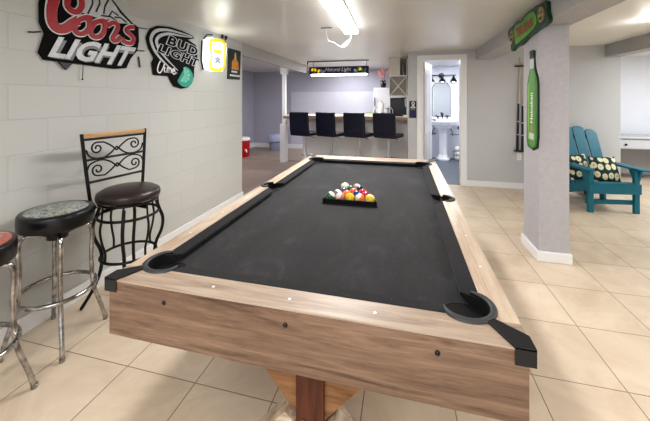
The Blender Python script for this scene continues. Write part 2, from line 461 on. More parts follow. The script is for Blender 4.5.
def boolean_diff(mb, cutters):
    me = bpy.data.meshes.new('t'); me.from_pydata(mb.v, [], mb.f); me.update()
    o = bpy.data.objects.new('t', me); COL.objects.link(o); tmp = []
    for c in cutters:
        cm = bpy.data.meshes.new('c'); cm.from_pydata(c.v, [], c.f); cm.update()
        co = bpy.data.objects.new('c', cm); COL.objects.link(co); tmp.append(co)
        md = o.modifiers.new('b', 'BOOLEAN'); md.operation = 'DIFFERENCE'; md.object = co; md.solver = 'EXACT'
    bpy.context.view_layer.update()
    r = bpy.data.meshes.new_from_object(o.evaluated_get(bpy.context.evaluated_depsgraph_get()))
    out = MB(); out.add([tuple(v.co) for v in r.vertices], [tuple(p.vertices) for p in r.polygons])
    for co in tmp: bpy.data.objects.remove(co)
    bpy.data.objects.remove(o)
    return out

# ------------------------------------------------------------------ dimensions
H = 1.37; CE = 2.16; XL = -2.16; YD = 5.41; BB = 2.0

# ------------------------------------------------------------------ the setting
def floor_box(a, b, z0=-.12, z1=0.0):
    return MB().box((a[0], a[1], z0), (b[0], b[1], z1))
f = MB(); f.box((XL-.25, -2.6, -.12), (6.4, 3.95, 0)); f.box((-1.95, 3.95, -.12), (6.4, YD+.02, 0)); f.box((3.05, YD+.02, -.12), (6.4, 7.1, 0))
struct('floor', f, M['tile'])
f = MB(); f.box((-4.4, 3.95, -.12), (-1.95, 8.5, 0)); f.box((-1.95, YD+.02, -.12), (.08, 8.5, 0))
struct('floor', f, M['brown_floor'])
f = MB(); f.box((.08, YD+.02, -.12), (2.0, 8.1, .004)); struct('floor', f, M['slate'])

f = MB(); f.box((-4.4, -2.6, CE), (1.12, 8.5, CE+.1)); struct('ceiling', f, M['ceil'])
f = MB(); f.box((1.12, -2.6, CE), (6.4, YD+.05, CE+.1)); f.box((3.0, YD+.05, CE), (6.4, 7.1, CE+.1)); struct('ceiling', f, M['ceil2'])
f = MB(); f.box((1.12, YD+.05, CE+.0), (3.0, 8.5, CE+.1)); struct('ceiling', f, M['bathwall'])

struct('wall_left', MB().box((XL-.2, -2.6, 0), (XL, 3.95, CE)), M['block'])
f = MB(); f.box((-4.4, 3.75, 0), (XL-.2, 3.95, CE)); f.box((-4.4, 3.95, 0), (-4.2, 8.5, CE)); struct('wall_alcove', f, M['lav'])
struct('wall_back', MB().box((-4.2, 8.35, 0), (.08, 8.5, CE)), M['lav'])
struct('trim_1', MB().box((-3.05, 8.335, .13), (.06, 8.35, 1.585)), M['pale_lav'])
# wall holding the bathroom door
f = MB(); f.box((.08, YD, 0), (.3, YD+.12, CE)); f.box((.3, YD, 2.03), (.905, YD+.12, CE)); f.box((.905, YD, 0), (3.03, YD+.12, CE))
struct('wall_door', f, M['wall'])
struct('wall_return', MB().box((.08, YD+.12, 0), (.2, 8.5, CE)), M['wall'])
f = MB(); f.box((.2, 7.85, 0), (2.0, 7.97, CE)); f.box((1.9, YD+.12, 0), (2.0, 7.85, CE)); struct('wall_bathroom', f, M['bathwall'])
struct('trim_2', MB().box((.2, YD+.12, .004), (.206, 7.85, CE)), M['bathwall'])
# room on the right beyond the opening
f = MB(); f.box((3.03, 6.95, 0), (6.4, 7.1, CE)); struct('wall_far_right', f, M['bathwall'])
struct('wall_right', MB().box((6.3, -2.6, 0), (6.4, 7.1, CE)), M['wall'])
struct('wall_partition', MB().box((2.83, YD+.12, 0), (3.03, 6.95, CE)), M['wall_sage'])
# beams
struct('trim_3', MB().box((1.115, -2.6, BB), (1.375, YD, CE+.01)), M['beam'])
struct('trim_4', MB().box((2.84, -2.6, 1.985), (3.03, YD, CE+.01)), M['beam'])
struct('trim_5', MB().box((XL-.06, 3.95, 1.985), (XL, 6.95, CE+.01)), M['beam'])
# pillar with its skirting
struct('wall_pillar', MB().box((1.12, 3.04, 0), (1.345, 3.38, BB+.01)), M['pillar'])
f = MB(); f.box((1.10, 3.02, 0), (1.362, 3.40, .085)); struct('baseboard_pillar', f, M['white'], bevel=.006)
# baseboards
struct('baseboard_left', MB().box((XL, -2.6, 0), (XL+.014, 3.964, .10)), M['white'], bevel=.004)
f = MB(); f.box((.967, YD-.014, 0), (3.044, YD, .09)); struct('baseboard_door', f, M['white'], bevel=.004)
f = MB(); f.box((-4.2, 8.334, 0), (.06, 8.35, .13)); f.box((-4.2, 3.96, 0), (-4.186, 8.336, .13)); struct('baseboard_back', f, M['white'], bevel=.004)
f = MB(); f.box((3.03, 6.936, 0), (6.3, 6.95, .12)); struct('baseboard_far_right', f, M['white'], bevel=.004)
# threshold strip on the brown floor
struct('trim_6', MB().box((-4.2, 6.62, 0), (-2.1, 6.66, .012)), M['brown_floor'], bevel=.003)

# bathroom door casing and the door standing open inward
f = MB()
f.box((.222, YD-.02, 0), (.318, YD, 2.09)); f.box((.887, YD-.02, 0), (.985, YD, 2.09)); f.box((.222, YD-.021, 2.02), (.985, YD, 2.095))
f.box((.300, YD, 0), (.318, YD+.12, 2.03)); f.box((.887, YD, 0), (.905, YD+.12, 2.03)); f.box((.300, YD, 2.012), (.905, YD+.12, 2.03))
struct('trim_7', f, M['white'], bevel=.004)
dr = MB()
mt = Matrix.Translation((.325, YD+.125, .01)) @ Matrix.Rotation(math.radians(74), 4, 'Z')
dr.box((0, -.035, 0), (.56, 0, 1.99), mt)
for z0, z1 in ((.15, .8), (.95, 1.82)):
    for x0, x1 in ((.07, .26), (.31, .49)): dr.box((x0, -.041, z0), (x1, -.035, z1), mt)
door = struct('door_1', dr, M['white'], bevel=.003)
kn = MB(); kn.tube([mt @ Vector((.50, -.035, 1.0)), mt @ Vector((.50, -.08, 1.0))], .012, 10); kn.ball(tuple(mt @ Vector((.50, -.09, 1.0))), .028, 16)
kn.build('door_handle', M['chrome_clean'], door)

# ------------------------------------------------------------------ pool table
TX0, TX1, TY0, TY1, TZ = -.920, .291, .807, 3.13, .80
IX0, IX1, IY0, IY1 = -.85, .215, .895, 2.965
table = thing('pool_table', 'pool table with charcoal cloth, pale oak rails and black corner caps', 'pool table', (-.3125, 1.97, 0))
pockets = [(-.805, .945, .062), (.168, .945, .062), (-.805, 2.915, .062), (.168, 2.915, .062), (-.855, 1.955, .05), (.222, 1.93, .05)]
def cutters(g=0.0): return [MB().lathe([(r+g, .6), (r+g, .9)], (x, y, 0), 28) for x, y, r in pockets]
r = MB()
def frame_quads(mb, z0, z1):
    o = [(TX0, TY0), (TX1, TY0), (TX1, TY1), (TX0, TY1)]; i = [(IX0, IY0), (IX1, IY0), (IX1, IY1), (IX0, IY1)]
    vs = [(x, y, z) for z in (z0, z1) for x, y in o+i]
    fs = []
    for k in range(4):
        j = (k+1) % 4
        fs += [(k, 4+k, 4+j, j), (8+k, 8+j, 12+j, 12+k), (k, j, 8+j, 8+k), (4+k, 12+k, 12+j, 4+j)]
    mb.add(vs, fs)
# rails: near and far run along x, the sides along y
def rail(name, a, b, mt_, cut):
    m_ = boolean_diff(MB().box(a, b), [cutters()[c] for c in cut])
    return m_.build(name, mt_, table, bevel=.002, world=True)
rail('rail', (TX0, TY0, .794), (TX1, IY0, TZ), M['oak_x'], (0, 1))
rail('rail', (TX0, IY1, .794), (TX1, TY1, TZ), M['oak_x'], (2, 3))
rail('rail', (TX0, IY0, .794), (IX0, IY1, TZ), M['oak_y_sheen'], (0, 2, 4))
rail('rail', (IX1, IY0, .794), (TX1, IY1, TZ), M['oak_y_sheen'], (1, 3, 5))
# apron boards below the rails
g = .0015; gx = .011
ap = MB().box((TX0+gx, TY0+g, .624), (TX1-gx, TY0+.03, .7935)).build('apron', M['apron_x'], table, bevel=.002, world=True)
for bx_ in (-.703, -.312, .081):
    b_ = MB(); mtb = Matrix.Translation((bx_, TY0+.002, .755)) @ Matrix.Rotation(PI/2, 4, 'X')
    b_.lathe([(.0062, 0), (.0062, .003), (.003, .005)], (0, 0, 0), 14, mtx=mtb); b_.build('bolt', M['black'], ap, world=True)
MB().box((TX0+gx, TY1-.03, .624), (TX1-gx, TY1-g, .7935)).build('apron', M['apron_x'], table, bevel=.002, world=True)
MB().box((TX0+gx, TY0+.03, .624), (TX0+.03, TY1-.03, .7935)).build('apron', M['apron_y'], table, bevel=.002, world=True)
MB().box((TX1-.03, TY0+.03, .624), (TX1-gx, TY1-.03, .7935)).build('apron', M['apron_y'], table, bevel=.002, world=True)
# cloth bed
bed = boolean_diff(MB().box((IX0-.001, IY0-.001, .73), (IX1+.001, IY1+.001, .765)), cutters())
bed.build('playing_cloth', M['felt'], table, world=True)
MB().box((TX0+.05, TY0+.05, .655), (TX1-.05, TY1-.05, .675)).build('underside', M['brace'], table, world=True)
# cushions: wedge profile, six pieces
CW = .05
def cushion(p, q, inward):
    """p,q on the rail's inner edge (2-D); mitred ends"""
    p, q, n = Vector(p), Vector(q), Vector(inward); d = (q-p).normalized()
    vs = []
    for e, s_ in ((p, 1), (q, -1)):
        a = e; b = e+n*CW+d*s_*CW*.7
        vs += [(a.x, a.y, .798), (b.x, b.y, .793), (b.x, b.y, .785), ((e+n*CW*.5+d*s_*CW*.35).x, (e+n*CW*.5+d*s_*CW*.35).y, .766), (a.x, a.y, .766)]
    fs = [(0, 1, 2, 3, 4), (9, 8, 7, 6, 5)] + [(i, 5+i, 5+(i+1) % 5, (i+1) % 5) for i in range(5)]
    MB().add(vs, fs).build('cushion', M['cushion'], table, bevel=.002, world=True)
cushion((IX0+.085, IY0), (IX1-.085, IY0), (0, 1)); cushion((IX0+.085, IY1), (IX1-.085, IY1), (0, -1))
cushion((IX0, IY0+.085), (IX0, 1.955-.055), (1, 0)); cushion((IX0, 1.955+.055), (IX0, IY1-.085), (1, 0))
cushion((IX1, IY0+.085), (IX1, 1.93-.055), (-1, 0)); cushion((IX1, 1.93+.055), (IX1, IY1-.085), (-1, 0))
# pockets: rim, liner
for x, y, rr in pockets:
    corner = rr > .055
    ang = math.atan2((1 if y > 2 else -1)*(1 if corner else 0), -1 if x < -.3 else 1) if corner else (PI if x < -.3 else 0)
    span = math.radians(112 if corner else 84)
    p = MB(); K = 28; prof = [(0, .786), (0, .8045), (.004, .8065), (.013, .8065), (.0175, .8035), (.0175, .786)]
    vs = []; fs = []
    for i in range(K+1):
        a = ang-span+2*span*i/K; tp = min(1, 6*min(i, K-i)/K+.3)
        for dr_, z in prof: vs.append((x+(rr+dr_*tp)*math.cos(a), y+(rr+dr_*tp)*math.sin(a), z))
    np_ = len(prof)
    for i in range(K):
        for j in range(np_): fs.append((i*np_+j, (i+1)*np_+j, (i+1)*np_+(j+1) % np_, i*np_+(j+1) % np_))
    fs += [tuple(range(np_)), tuple(range(K*np_, K*np_+np_))[::-1]]
    p.add(vs, fs, True)
    rim = p.build('pocket_rim', M['greyplastic'], table, world=True)
    l = MB(); l.lathe([(rr*.72, .69), (rr-.001, .72), (rr-.0005, .764)], (x, y, 0), 28)
    l.build('pocket_liner', M['void'], table, world=True)
    # inside back wall of the pocket up to the rim
    w = MB(); vs = []; fs = []
    for i in range(K+1):
        a = ang-span+2*span*i/K
        for z in (.70, .803): vs.append((x+(rr-.0012)*math.cos(a), y+(rr-.0012)*math.sin(a), z))
    for i in range(K): fs.append((2*i, 2*i+2, 2*i+3, 2*i+1))
    w.add(vs, fs, True); w.build('pocket_wall', M['void'], table, world=True)
# corner caps
for cx_, sx in ((TX0, 1), (TX1, -1)):
    for cy_, sy, py in ((TY0, 1, .945), (TY1, -1, 2.915)):
        px = -.805 if sx > 0 else .168
        def P(a, b): return (cx_+sx*a, cy_+sy*b)
        dx, dy = px-cx_, py-cy_; L = math.hypot(dx, dy); ux, uy = dx/L, dy/L
        e = L-.074; w1 = .012
        A = (cx_+ux*e-uy*w1, cy_+uy*e+ux*w1); B = (cx_+ux*e+uy*w1, cy_+uy*e-ux*w1)
        # order so the end points match the side and near edges
        if abs(A[0]-cx_) < abs(B[0]-cx_): A, B = B, A
        # A is closer to the near/far edge, B closer to the side edge
        c1 = P(.042, -.003); c2 = P(-.003, -.003); c3 = P(-.003, .042)
        poly = [A, c1, c2, c3, B]
        m_ = MB().prism(poly, lambda u, v, d: (u, v, d), .7985, .8055)
        x0, x1 = sorted((c1[0], c2[0])); y0, y1 = sorted((cy_-sy*.003, cy_+sy*.0))
        m_.box((x0, y0, .762), (x1, y1, .8045))
        x0, x1 = sorted((cx_-sx*.003, cx_)); y0, y1 = sorted((c2[1], c3[1]))
        m_.box((x0, y0, .762), (x1, y1, .8045))
        m_.build('corner_cap', M['blackplastic'], table, bevel=.0015, world=True)
# sight marks inlaid in the rails
sights = [(-.561, .85), (-.315, .85), (-.073, .85)]
for k in range(1, 8):
    if k != 4:
        yy = .92+k*(2.94-.92)/8
        sights += [(-.886, yy), (.256, yy)]
sights += [(-.561, 3.05), (-.315, 3.05), (-.073, 3.05)]
for x, y in sights:
    MB().lathe([(.0045, .7995), (.0045, .8006)], (x, y, 0), 12).build('sight', M['whitepaint'], table, world=True)
# X trestles
for ty in (1.05, 2.88):
    cx_ = -.302
    MB().box((cx_-.048, ty-.048, .0), (cx_+.048, ty+.048, .655)).build('leg_post', M['redwood'], table, bevel=.003, world=True)
    for s_ in (-1, 1):
        m_ = MB().bar((cx_+s_*.002, ty, .340), (cx_+s_*.285, ty, .65), .125, .06, (0, 1, 0))
        m_.build('brace', M['brace'], table, bevel=.002, world=True)
        m_ = MB().bar((cx_+s_*.066, ty-.01, .300), (cx_+s_*.33, ty-.01, .02), .055, .085, (0, 1, 0))
        lg = m_.build('leg', M['lit_legs'], table, bevel=.003, world=True)
        MB().lathe([(.006, 0), (.006, .004)], (0, 0, 0), 12, mtx=Matrix.Translation((cx_+s_*.085, ty-.0525, .275)) @ Matrix.Rotation(PI/2, 4, 'X')).build('bolt', M['black'], lg, world=True)
    pp = MB().box((cx_-.06, ty-.36, 0), (cx_+.06, ty+.36, .05)) if False else None
    for bz in (.29, .305):
        pass
    bb = MB()
    for k in (-.02, .0, .02): bb.lathe([(.007, 0), (.007, .005)], (0, 0, 0), 12, mtx=Matrix.Translation((cx_+k, ty-.048, .295+abs(k)*.2)) @ Matrix.Rotation(PI/2, 4, 'X'))
    bb.build('bolt_row', M['chrome'], table, world=True)
MB().box((-.345, 1.1, .3), (-.275, 2.83, .38)).build('stretcher', M['redwood'], table, bevel=.003, world=True)

# ------------------------------------------------------------------ rack and balls on the cloth
BR = .0286; CZ = .7655
fy = 1.828; fx = -.302; rowdy = .0525
rk = thing('ball_rack', 'black triangular ball rack around the balls on the pool table cloth', 'ball rack', (fx, 1.93, CZ))
tri = []
aL = (fx-.166, fy-.046); aR = (fx+.166, fy-.046); aT = (fx+.012, fy+.046+4*rowdy+.02)
def lerp2(a, b, t): return (a[0]+(b[0]-a[0])*t, a[1]+(b[1]-a[1])*t)
corners = [aL, aR, aT]; pts = []
for i in range(3):
    c = corners[i]; pv = corners[i-1]; nx = corners[(i+1) % 3]
    p1 = lerp2(c, pv, .10); p2 = lerp2(c, nx, .10)
    for t in (0, .25, .5, .75, 1):
        a = lerp2(p1, c, t); b = lerp2(c, p2, t); pts.append(lerp2(a, b, t))
rkm = MB().ribbon(pts, .007, lambda u, v, d: (u, v, CZ+d), .0006, .030, closed=True)
rkm.build('side_wall', M['black'], rk, world=True)
rkb = MB().ribbon(pts, .016, lambda u, v, d: (u, v, CZ+d), .0003, .004, closed=True)
rkb.build('base_flange', M['black'], rk, world=True)
cols = {'yellow': S(232, 196, 40), 'blue': S(32, 60, 140), 'red': S(196, 44, 48), 'purple': S(84, 60, 110), 'orange': S(226, 120, 60),
        'green': S(40, 104, 84), 'crimson': S(166, 38, 66), 'dark': S(34, 26, 44), 'pinkish': S(206, 130, 140), 'lilac': S(120, 100, 160), 'coral': S(214, 92, 70)}
rows = [
 [('green', True, 'green striped ball at the left end of the rack\'s front row'), ('pinkish', True, 'pink and white striped ball, second from left in the rack\'s front row'),
  ('yellow', False, 'yellow ball in the middle of the rack\'s front row'), ('orange', True, 'orange and cream striped ball, second from right in the front row'),
  ('yellow', True, 'yellow striped ball at the right end of the rack\'s front row')],
 [('lilac', True, 'lilac striped ball at the left end of the rack\'s second row'), ('orange', False, 'orange ball in the rack\'s second row behind the yellow one'),
  ('blue', False, 'solid blue ball in the second row of the rack'), ('crimson', False, 'crimson ball at the right end of the rack\'s second row')],
 [('purple', False, 'purple ball at the left of the rack\'s three ball row'), ('coral', False, 'coral red ball in the middle of the racked balls'),
  ('red', False, 'red ball at the right of the rack\'s three ball row')],
 [('green', False, 'teal green ball near the tip of the rack'), ('dark', False, 'near black ball near the tip of the rack')],
 [('pinkish', True, 'pale pink striped ball at the tip of the rack')]]
bm_cache = {}
for i, row in enumerate(rows):
    n = len(row)
    for j, (cn, stp, lb) in enumerate(row):
        key = (cn, stp)
        if key not in bm_cache: bm_cache[key] = ball_mat('ball_'+cn+('_stripe' if stp else ''), cols[cn], stp)
        o = MB().ball((0, 0, 0), BR, 24).build('billiard_ball', bm_cache[key])
        o.location = (fx+(j-(n-1)/2)*.0585+i*.0025, fy+i*rowdy, CZ+BR); o.rotation_euler = (random.uniform(-.9, .9), random.uniform(-.9, .9), random.uniform(0, 6))
        tag(o, lb, 'billiard ball', 'billiard balls in the rack')
cue = MB().ball((0, 0, 0), BR, 24).build('cue_ball', ball_mat('ball_white', S(238, 228, 200)))
cue.location = (fx-.070, fy+4*rowdy+.012, CZ+BR); tag(cue, 'plain cream cue ball just behind the tip of the rack', 'cue ball')

# ------------------------------------------------------------------ chrome stools with printed seats
def chrome_stool(label, loc, rz, art):
    t = thing('bar_stool', label, 'bar stool', loc, rz, 'chrome bar stools by the block wall')
    s_ = MB().lathe([(.158, .655), (.170, .657), (.174, .664), (.175, .700), (.174, .734), (.169, .741), (.0001, .744)], (0, 0, 0), 48)
    # side and underside black, printed top as its own disc
    st = s_.build('seat', M['black'], t)
    MB().lathe([(.166, .7405), (.158, .7440), (.0001, .7475)], (0, 0, 0), 48).build('printed_top', art, st)
    sw = MB(); sw.lathe([(.045, .60), (.075, .615), (.085, .656)], (0, 0, 0), 28); sw.lathe([(.03, .575), (.05, .58), (.05, .60)], (0, 0, 0), 20)
    for k in range(3): sw.lathe([(.060, .612+.018*k), (.072, .618+.018*k), (.060, .624+.018*k)], (0, 0, 0), 24)
    sw.build('swivel', M['blackplastic'], t)
    for k in range(4):
        a = PI/4+k*PI/2; c, s2 = math.cos(a), math.sin(a)
        prof = [(.03, .595), (.08, .615), (.128, .622), (.154, .602), (.162, .55), (.158, .46), (.160, .36), (.164, .27), (.178, .20), (.208, .10), (.230, .012)]
        pts = smooth_pts([(r_*c, r_*s2, z) for r_, z in prof], 5)
        MB().tube(pts, .0115, 12).tube([(.2302*c, .2302*s2, .0), (.2295*c, .2295*s2, .02)], .0135, 12).build('leg', M['chrome'], t)
    for z, rr in ((.285, .178),):
        MB().tube([(rr*math.cos(2*PI*k/40), rr*math.sin(2*PI*k/40), z) for k in range(40)], .0115, 10, closed=True).build('foot_ring', M['chrome'], t)
    return t
art1 = art_mat('printed_seat_grey', S(26, 28, 28), [S(34, 38, 38), S(190, 196, 196), S(60, 62, 58), S(226, 214, 160)], .145, 11, (.43, .1, 0), .44)
art2 = art_mat('printed_seat_red', S(70, 26, 22), [S(150, 60, 48), S(200, 120, 100), S(120, 40, 34), S(225, 190, 170)], .155, 14, (.9, .7, 0), .40)
chrome_stool('chrome legged bar stool with black seat printed with grey and gold artwork', (-1.925, 1.385, 0), math.radians(14), art1)
chrome_stool('chrome legged bar stool at left edge with reddish printed seat', (-1.83, .93, 0), math.radians(11), art2)

# ------------------------------------------------------------------ black iron stool with scroll back
SX, SY = -1.815, 1.765
st = thing('bar_stool', 'black iron swivel stool with scrollwork back and dark leather seat', 'bar stool', (SX, SY, 0), math.radians(-9))
MB().lathe([(.170, .70), (.188, .708), (.192, .728), (.186, .752), (.150, .772), (.08, .782), (.0001, .785)], (0, 0, 0), 48).build('seat', M['leather'], st)
fr = MB()
fr.tube([(.172*math.cos(2*PI*k/40), .172*math.sin(2*PI*k/40), .69) for k in range(40)], .009, 8, closed=True)
fr.tube([(.180*math.cos(2*PI*k/40), .180*math.sin(2*PI*k/40), .60) for k in range(40)], .009, 8, closed=True)
fr.tube([(-.17, 0, .66), (.17, 0, .66)], .012, 8); fr.tube([(0, -.17, .66), (0, .17, .66)], .012, 8)
for k in range(8):
    a = 2*PI*k/8; fr.tube([(.173*math.cos(a), .173*math.sin(a), .69), (.180*math.cos(a), .180*math.sin(a), .60)], .006, 6)
fr.lathe([(.06, .655), (.06, .70)], (0, 0, 0), 20)
fr.build('seat_frame', M['iron'], st)
for k in range(4):
    a = PI/4+k*PI/2; c, s2 = math.cos(a), math.sin(a)
    prof = [(.165, .665), (.182, .61), (.205, .54), (.198, .46), (.165, .38), (.155, .31), (.168, .22), (.205, .12), (.262, .02), (.27, .008)]
    MB().tube(smooth_pts([(r_*c, r_*s2, z) for r_, z in prof], 5), .0105, 10).build('leg', M['iron'], st)
MB().tube([(.163*math.cos(2*PI*k/40), .163*math.sin(2*PI*k/40), .33) for k in range(40)], .009, 8, closed=True).build('foot_ring', M['iron'], st)
# extra slender uprights in pairs beside each leg
for k in range(4):
    for da in (PI/4,):
        a = PI/4+k*PI/2+da; c, s2 = math.cos(a), math.sin(a)
        prof = [(.180, .60), (.190, .54), (.178, .46), (.158, .39), (.160, .33)]
        MB().tube(smooth_pts([(r_*c, r_*s2, z) for r_, z in prof], 4), .007, 8).build('curved_bar', M['iron'], st)
# back: plane near x = -.16 leaning outward, posts at y = +-.2
def bp(u, w):   # u across, w height
    lean = -.112-.022*max(0, (w-.72))/.45
    return Vector((lean, u, w))
bk = MB()
for s_ in (-1, 1):
    bk.tube([tuple(bp(s_*.150, .66)), tuple(bp(s_*.182, .72)), tuple(bp(s_*.195, .85)), tuple(bp(s_*.208, 1.0)), tuple(bp(s_*.220, 1.15))], .0105, 10)
for w in (.835, .98, 1.112):
    bk.tube([tuple(bp(-.195-.08*(w-.85), w)), tuple(bp(.195+.08*(w-.85), w))], .008, 8)
bkf = bk.build('back_frame', M['iron'], st)
MB().bar(tuple(bp(-.213, 1.136)), tuple(bp(.213, 1.136)), .026, .022, (1, 0, 0)).build('top_rail', M['lightwood'], st, bevel=.004)
sc_ = MB()
def scroll(cy, cz, fl, fv):
    pts = []
    for k in range(26):
        th = k/25*2.6*PI; r_ = .040*(1-k/25*.78)
        pts.append((cy+fl*(r_*math.sin(th)), cz+fv*(r_*math.cos(th))))
    return pts
for z0, fv in ((1.045, 1), (.905, 1)):
    for fl in (-1, 1):
        # big S from the centre sweeping up and into an inward spiral
        sp_ = scroll(fl*.128, z0+.004, fl, 1 if z0 > 1 else -1)
        f2 = 1 if z0 > 1 else -1
        lead = [(0, z0-f2*.025), (fl*.04, z0+f2*.012), (fl*.085, z0+f2*.040)]
        pts = [tuple(bp(u, w)) for u, w in smooth_pts([(a, b, 0) for a, b in lead], 5) and [(p[0], p[1]) for p in smooth_pts([(a, b, 0) for a, b in lead], 5)]+sp_]
        sc_.tube(pts, .0052, 8)
        low = [(fl*.0, z0+f2*.0-.0), (fl*.05, z0-f2*.045), (fl*.11, z0-f2*.064), (fl*.175, z0-f2*.045), (fl*.196, z0)]
        pts = [tuple(bp(p[0], p[1])) for p in smooth_pts([(a, b, 0) for a, b in low], 6)]
        sc_.tube(pts, .0052, 8)
sc_.build('scrollwork', M['iron'], st)

# ------------------------------------------------------------------ wall signs on the block wall
def wl(u, v, d): return (XL+.006+d*.45, u, v)
def part_ribbon(name, pts, w, d0, d1, mt_, root, k=6, fn=wl, closed=False):
    p = [(a, b) for a, b, _ in smooth_pts([(a, b, 0) for a, b in pts], k, closed)]
    return MB().ribbon(p, w, fn, d0, d1, closed).build(name, mt_, root, world=True)

cs = thing('beer_sign', 'large beer sign with red script over silver block letters on the block wall', 'beer sign', (XL, 1.8, 1.85))
back = [(1.50, 2.14), (1.463, 2.06), (1.440, 1.957), (1.442, 1.839), (1.470, 1.779), (1.436, 1.655), (1.465, 1.615), (1.75, 1.612), (1.953, 1.606), (2.06, 1.622), (2.10, 1.70), (2.165, 1.775), (2.185, 1.86), (2.178, 1.975), (2.12, 1.995), (2.02, 2.06), (1.953, 2.12), (1.90, 2.145), (1.7, 2.15)]
MB().prism(back, wl, 0, .02).build('backing', M['signblack'], cs, world=True)
mtn = MB().prism([(1.69, 1.97), (1.70, 2.13), (1.90, 2.14), (1.95, 2.10), (2.0, 2.045), (2.10, 1.985), (2.0, 1.965), (1.88, 1.97), (1.80, 1.96)], wl, .02, .028).build('mountain', M['silver'], cs, world=True)
pk = MB()
for a in ([(1.74, 1.97), (1.775, 2.05), (1.77, 2.14)], [(1.80, 2.0), (1.83, 2.07), (1.82, 2.14)], [(1.86, 2.0), (1.87, 2.06), (1.90, 2.12)], [(1.90, 1.99), (1.93, 2.04), (1.985, 2.02)], [(1.95, 2.0), (2.0, 2.01), (2.06, 1.985)], [(1.84, 1.985), (1.92, 1.995), (1.97, 1.975)]):
    pk.ribbon(a, .012, wl, .028, .031)
pk.build('mountain_lines', M['black'], mtn, world=True)
strokes = {
 'C': ([(1.700, 2.12), (1.605, 2.105), (1.540, 2.055), (1.510, 1.980), (1.502, 1.900), (1.512, 1.845), (1.545, 1.822), (1.590, 1.838), (1.632, 1.878), (1.665, 1.905)], .058),
 'curl': ([(1.600, 2.035), (1.598, 1.985), (1.628, 1.958), (1.665, 1.965), (1.690, 2.01), (1.685, 2.06), (1.650, 2.09)], .036),
 'o1': ([(1.720, 1.940), (1.668, 1.905), (1.645, 1.855), (1.662, 1.820), (1.705, 1.826), (1.742, 1.870), (1.742, 1.918), (1.720, 1.940), (1.762, 1.945)], .032),
 'o2': ([(1.836, 1.945), (1.782, 1.915), (1.755, 1.862), (1.768, 1.822), (1.812, 1.822), (1.852, 1.865), (1.858, 1.918), (1.836, 1.945), (1.880, 1.945)], .032),
 'r': ([(1.885, 1.922), (1.935, 1.955), (1.972, 1.940), (1.955, 1.890), (1.925, 1.830), (1.958, 1.822), (2.0, 1.86)], .032),
 's': ([(2.125, 1.962), (2.075, 1.950), (2.045, 1.918), (2.085, 1.893), (2.118, 1.868), (2.095, 1.828), (2.045, 1.822), (2.010, 1.835)], .032)}
lt_ = MB(); wt = MB()
for k_, (nm, (pts, w)) in enumerate(strokes.items()):
    p = [(a, b) for a, b, _ in smooth_pts([(a, b, 0) for a, b in pts], 6)]
    wt.ribbon(p, w+.014, wl, .022+k_*.002, .030+k_*.002, rise=.00015); lt_.ribbon(p, w, wl, .038+k_*.002, .050+k_*.002, rise=.00015)
wt.build('script_outline', M['whitepaint'], cs, world=True); lt_.build('script_letters', M['red'], cs, world=True)
q = [(1.550, 1.768), (2.140, 1.792), (2.050, 1.640), (1.490, 1.642)]
lm = MB(); text_quad(lm, 'LIGHT', q, wl, .036, shear=0, off=.035); lm.build('block_letters', M['silver'], cs, world=True)
sh = MB(); text_quad(sh, 'LIGHT', [(a+.006, b-.012) for a, b in q], wl, .030, off=.055, ref=text_geo('LIGHT', 0, .055)[0]); sh.build('block_letters_shadow', M['silver_dk'], cs, world=True)
cl = MB()
cl.tube([wl(1.706, 1.612, .03), wl(1.704, 1.56, .03), wl(1.702, 1.515, .03)], .0022, 6); cl.ball(wl(1.702, 1.51, .03), .006, 8)
cl.build('pull_cord', M['blackplastic'], cs, world=True)
MB().prism([(1.55, 1.612), (1.635, 1.61), (1.595, 1.565)], wl, .0, .03).build('bracket', M['black'], cs, world=True)
for pts, r_ in (([(1.385, 1.770), (1.41, 1.774), (1.45, 1.785)], .005), ([(2.16, 1.972), (2.22, 1.975), (2.275, 1.982)], .004), ([(2.10, 1.776), (2.17, 1.780), (2.246, 1.786)], .004), ([(2.185, 1.73), (2.20, 1.64)], .006)):
    MB().tube([wl(a, b, .008) for a, b in pts], r_, 6).build('cable', M['blackplastic'], cs, world=True)

bs = thing('beer_sign', 'black beer sign with silver swoosh, outlined letters and teal lime wedge', 'beer sign', (XL, 2.6, 1.8))
backB = [(2.304, 1.988), (2.387, 2.035), (2.55, 2.058), (2.717, 2.056), (2.882, 2.040), (2.905, 2.02), (2.80, 1.985), (2.93, 1.95), (2.955, 1.88), (2.950, 1.794), (2.90, 1.70), (2.895, 1.61), (2.86, 1.54), (2.798, 1.495), (2.704, 1.480), (2.60, 1.50), (2.560, 1.543), (2.531, 1.592), (2.345, 1.590), (2.325, 1.694), (2.352, 1.739), (2.294, 1.815), (2.262, 1.903)]
MB().prism(backB, wl, 0, .024).build('backing', M['signblack'], bs, world=True)
sws = MB()
for pts in ([(2.890, 2.028), (2.691, 2.030), (2.497, 2.021), (2.366, 1.982), (2.314, 1.919), (2.320, 1.858), (2.376, 1.780), (2.497, 1.695), (2.640, 1.625)],
            [(2.86, 2.018), (2.691, 2.004), (2.535, 1.992), (2.425, 1.955), (2.378, 1.910), (2.380, 1.862), (2.425, 1.805), (2.52, 1.735), (2.650, 1.655)]):
    p = [(a, b) for a, b, _ in smooth_pts([(a, b, 0) for a, b in pts], 6)]; n_ = len(p)
    sws.ribbon(p, [.006+.026*math.sin(PI*i/(n_-1)) for i in range(n_)], wl, .024, .030)
sws.build('swoosh', M['silver'], bs, world=True)
a_ = MB(); b2 = MB()
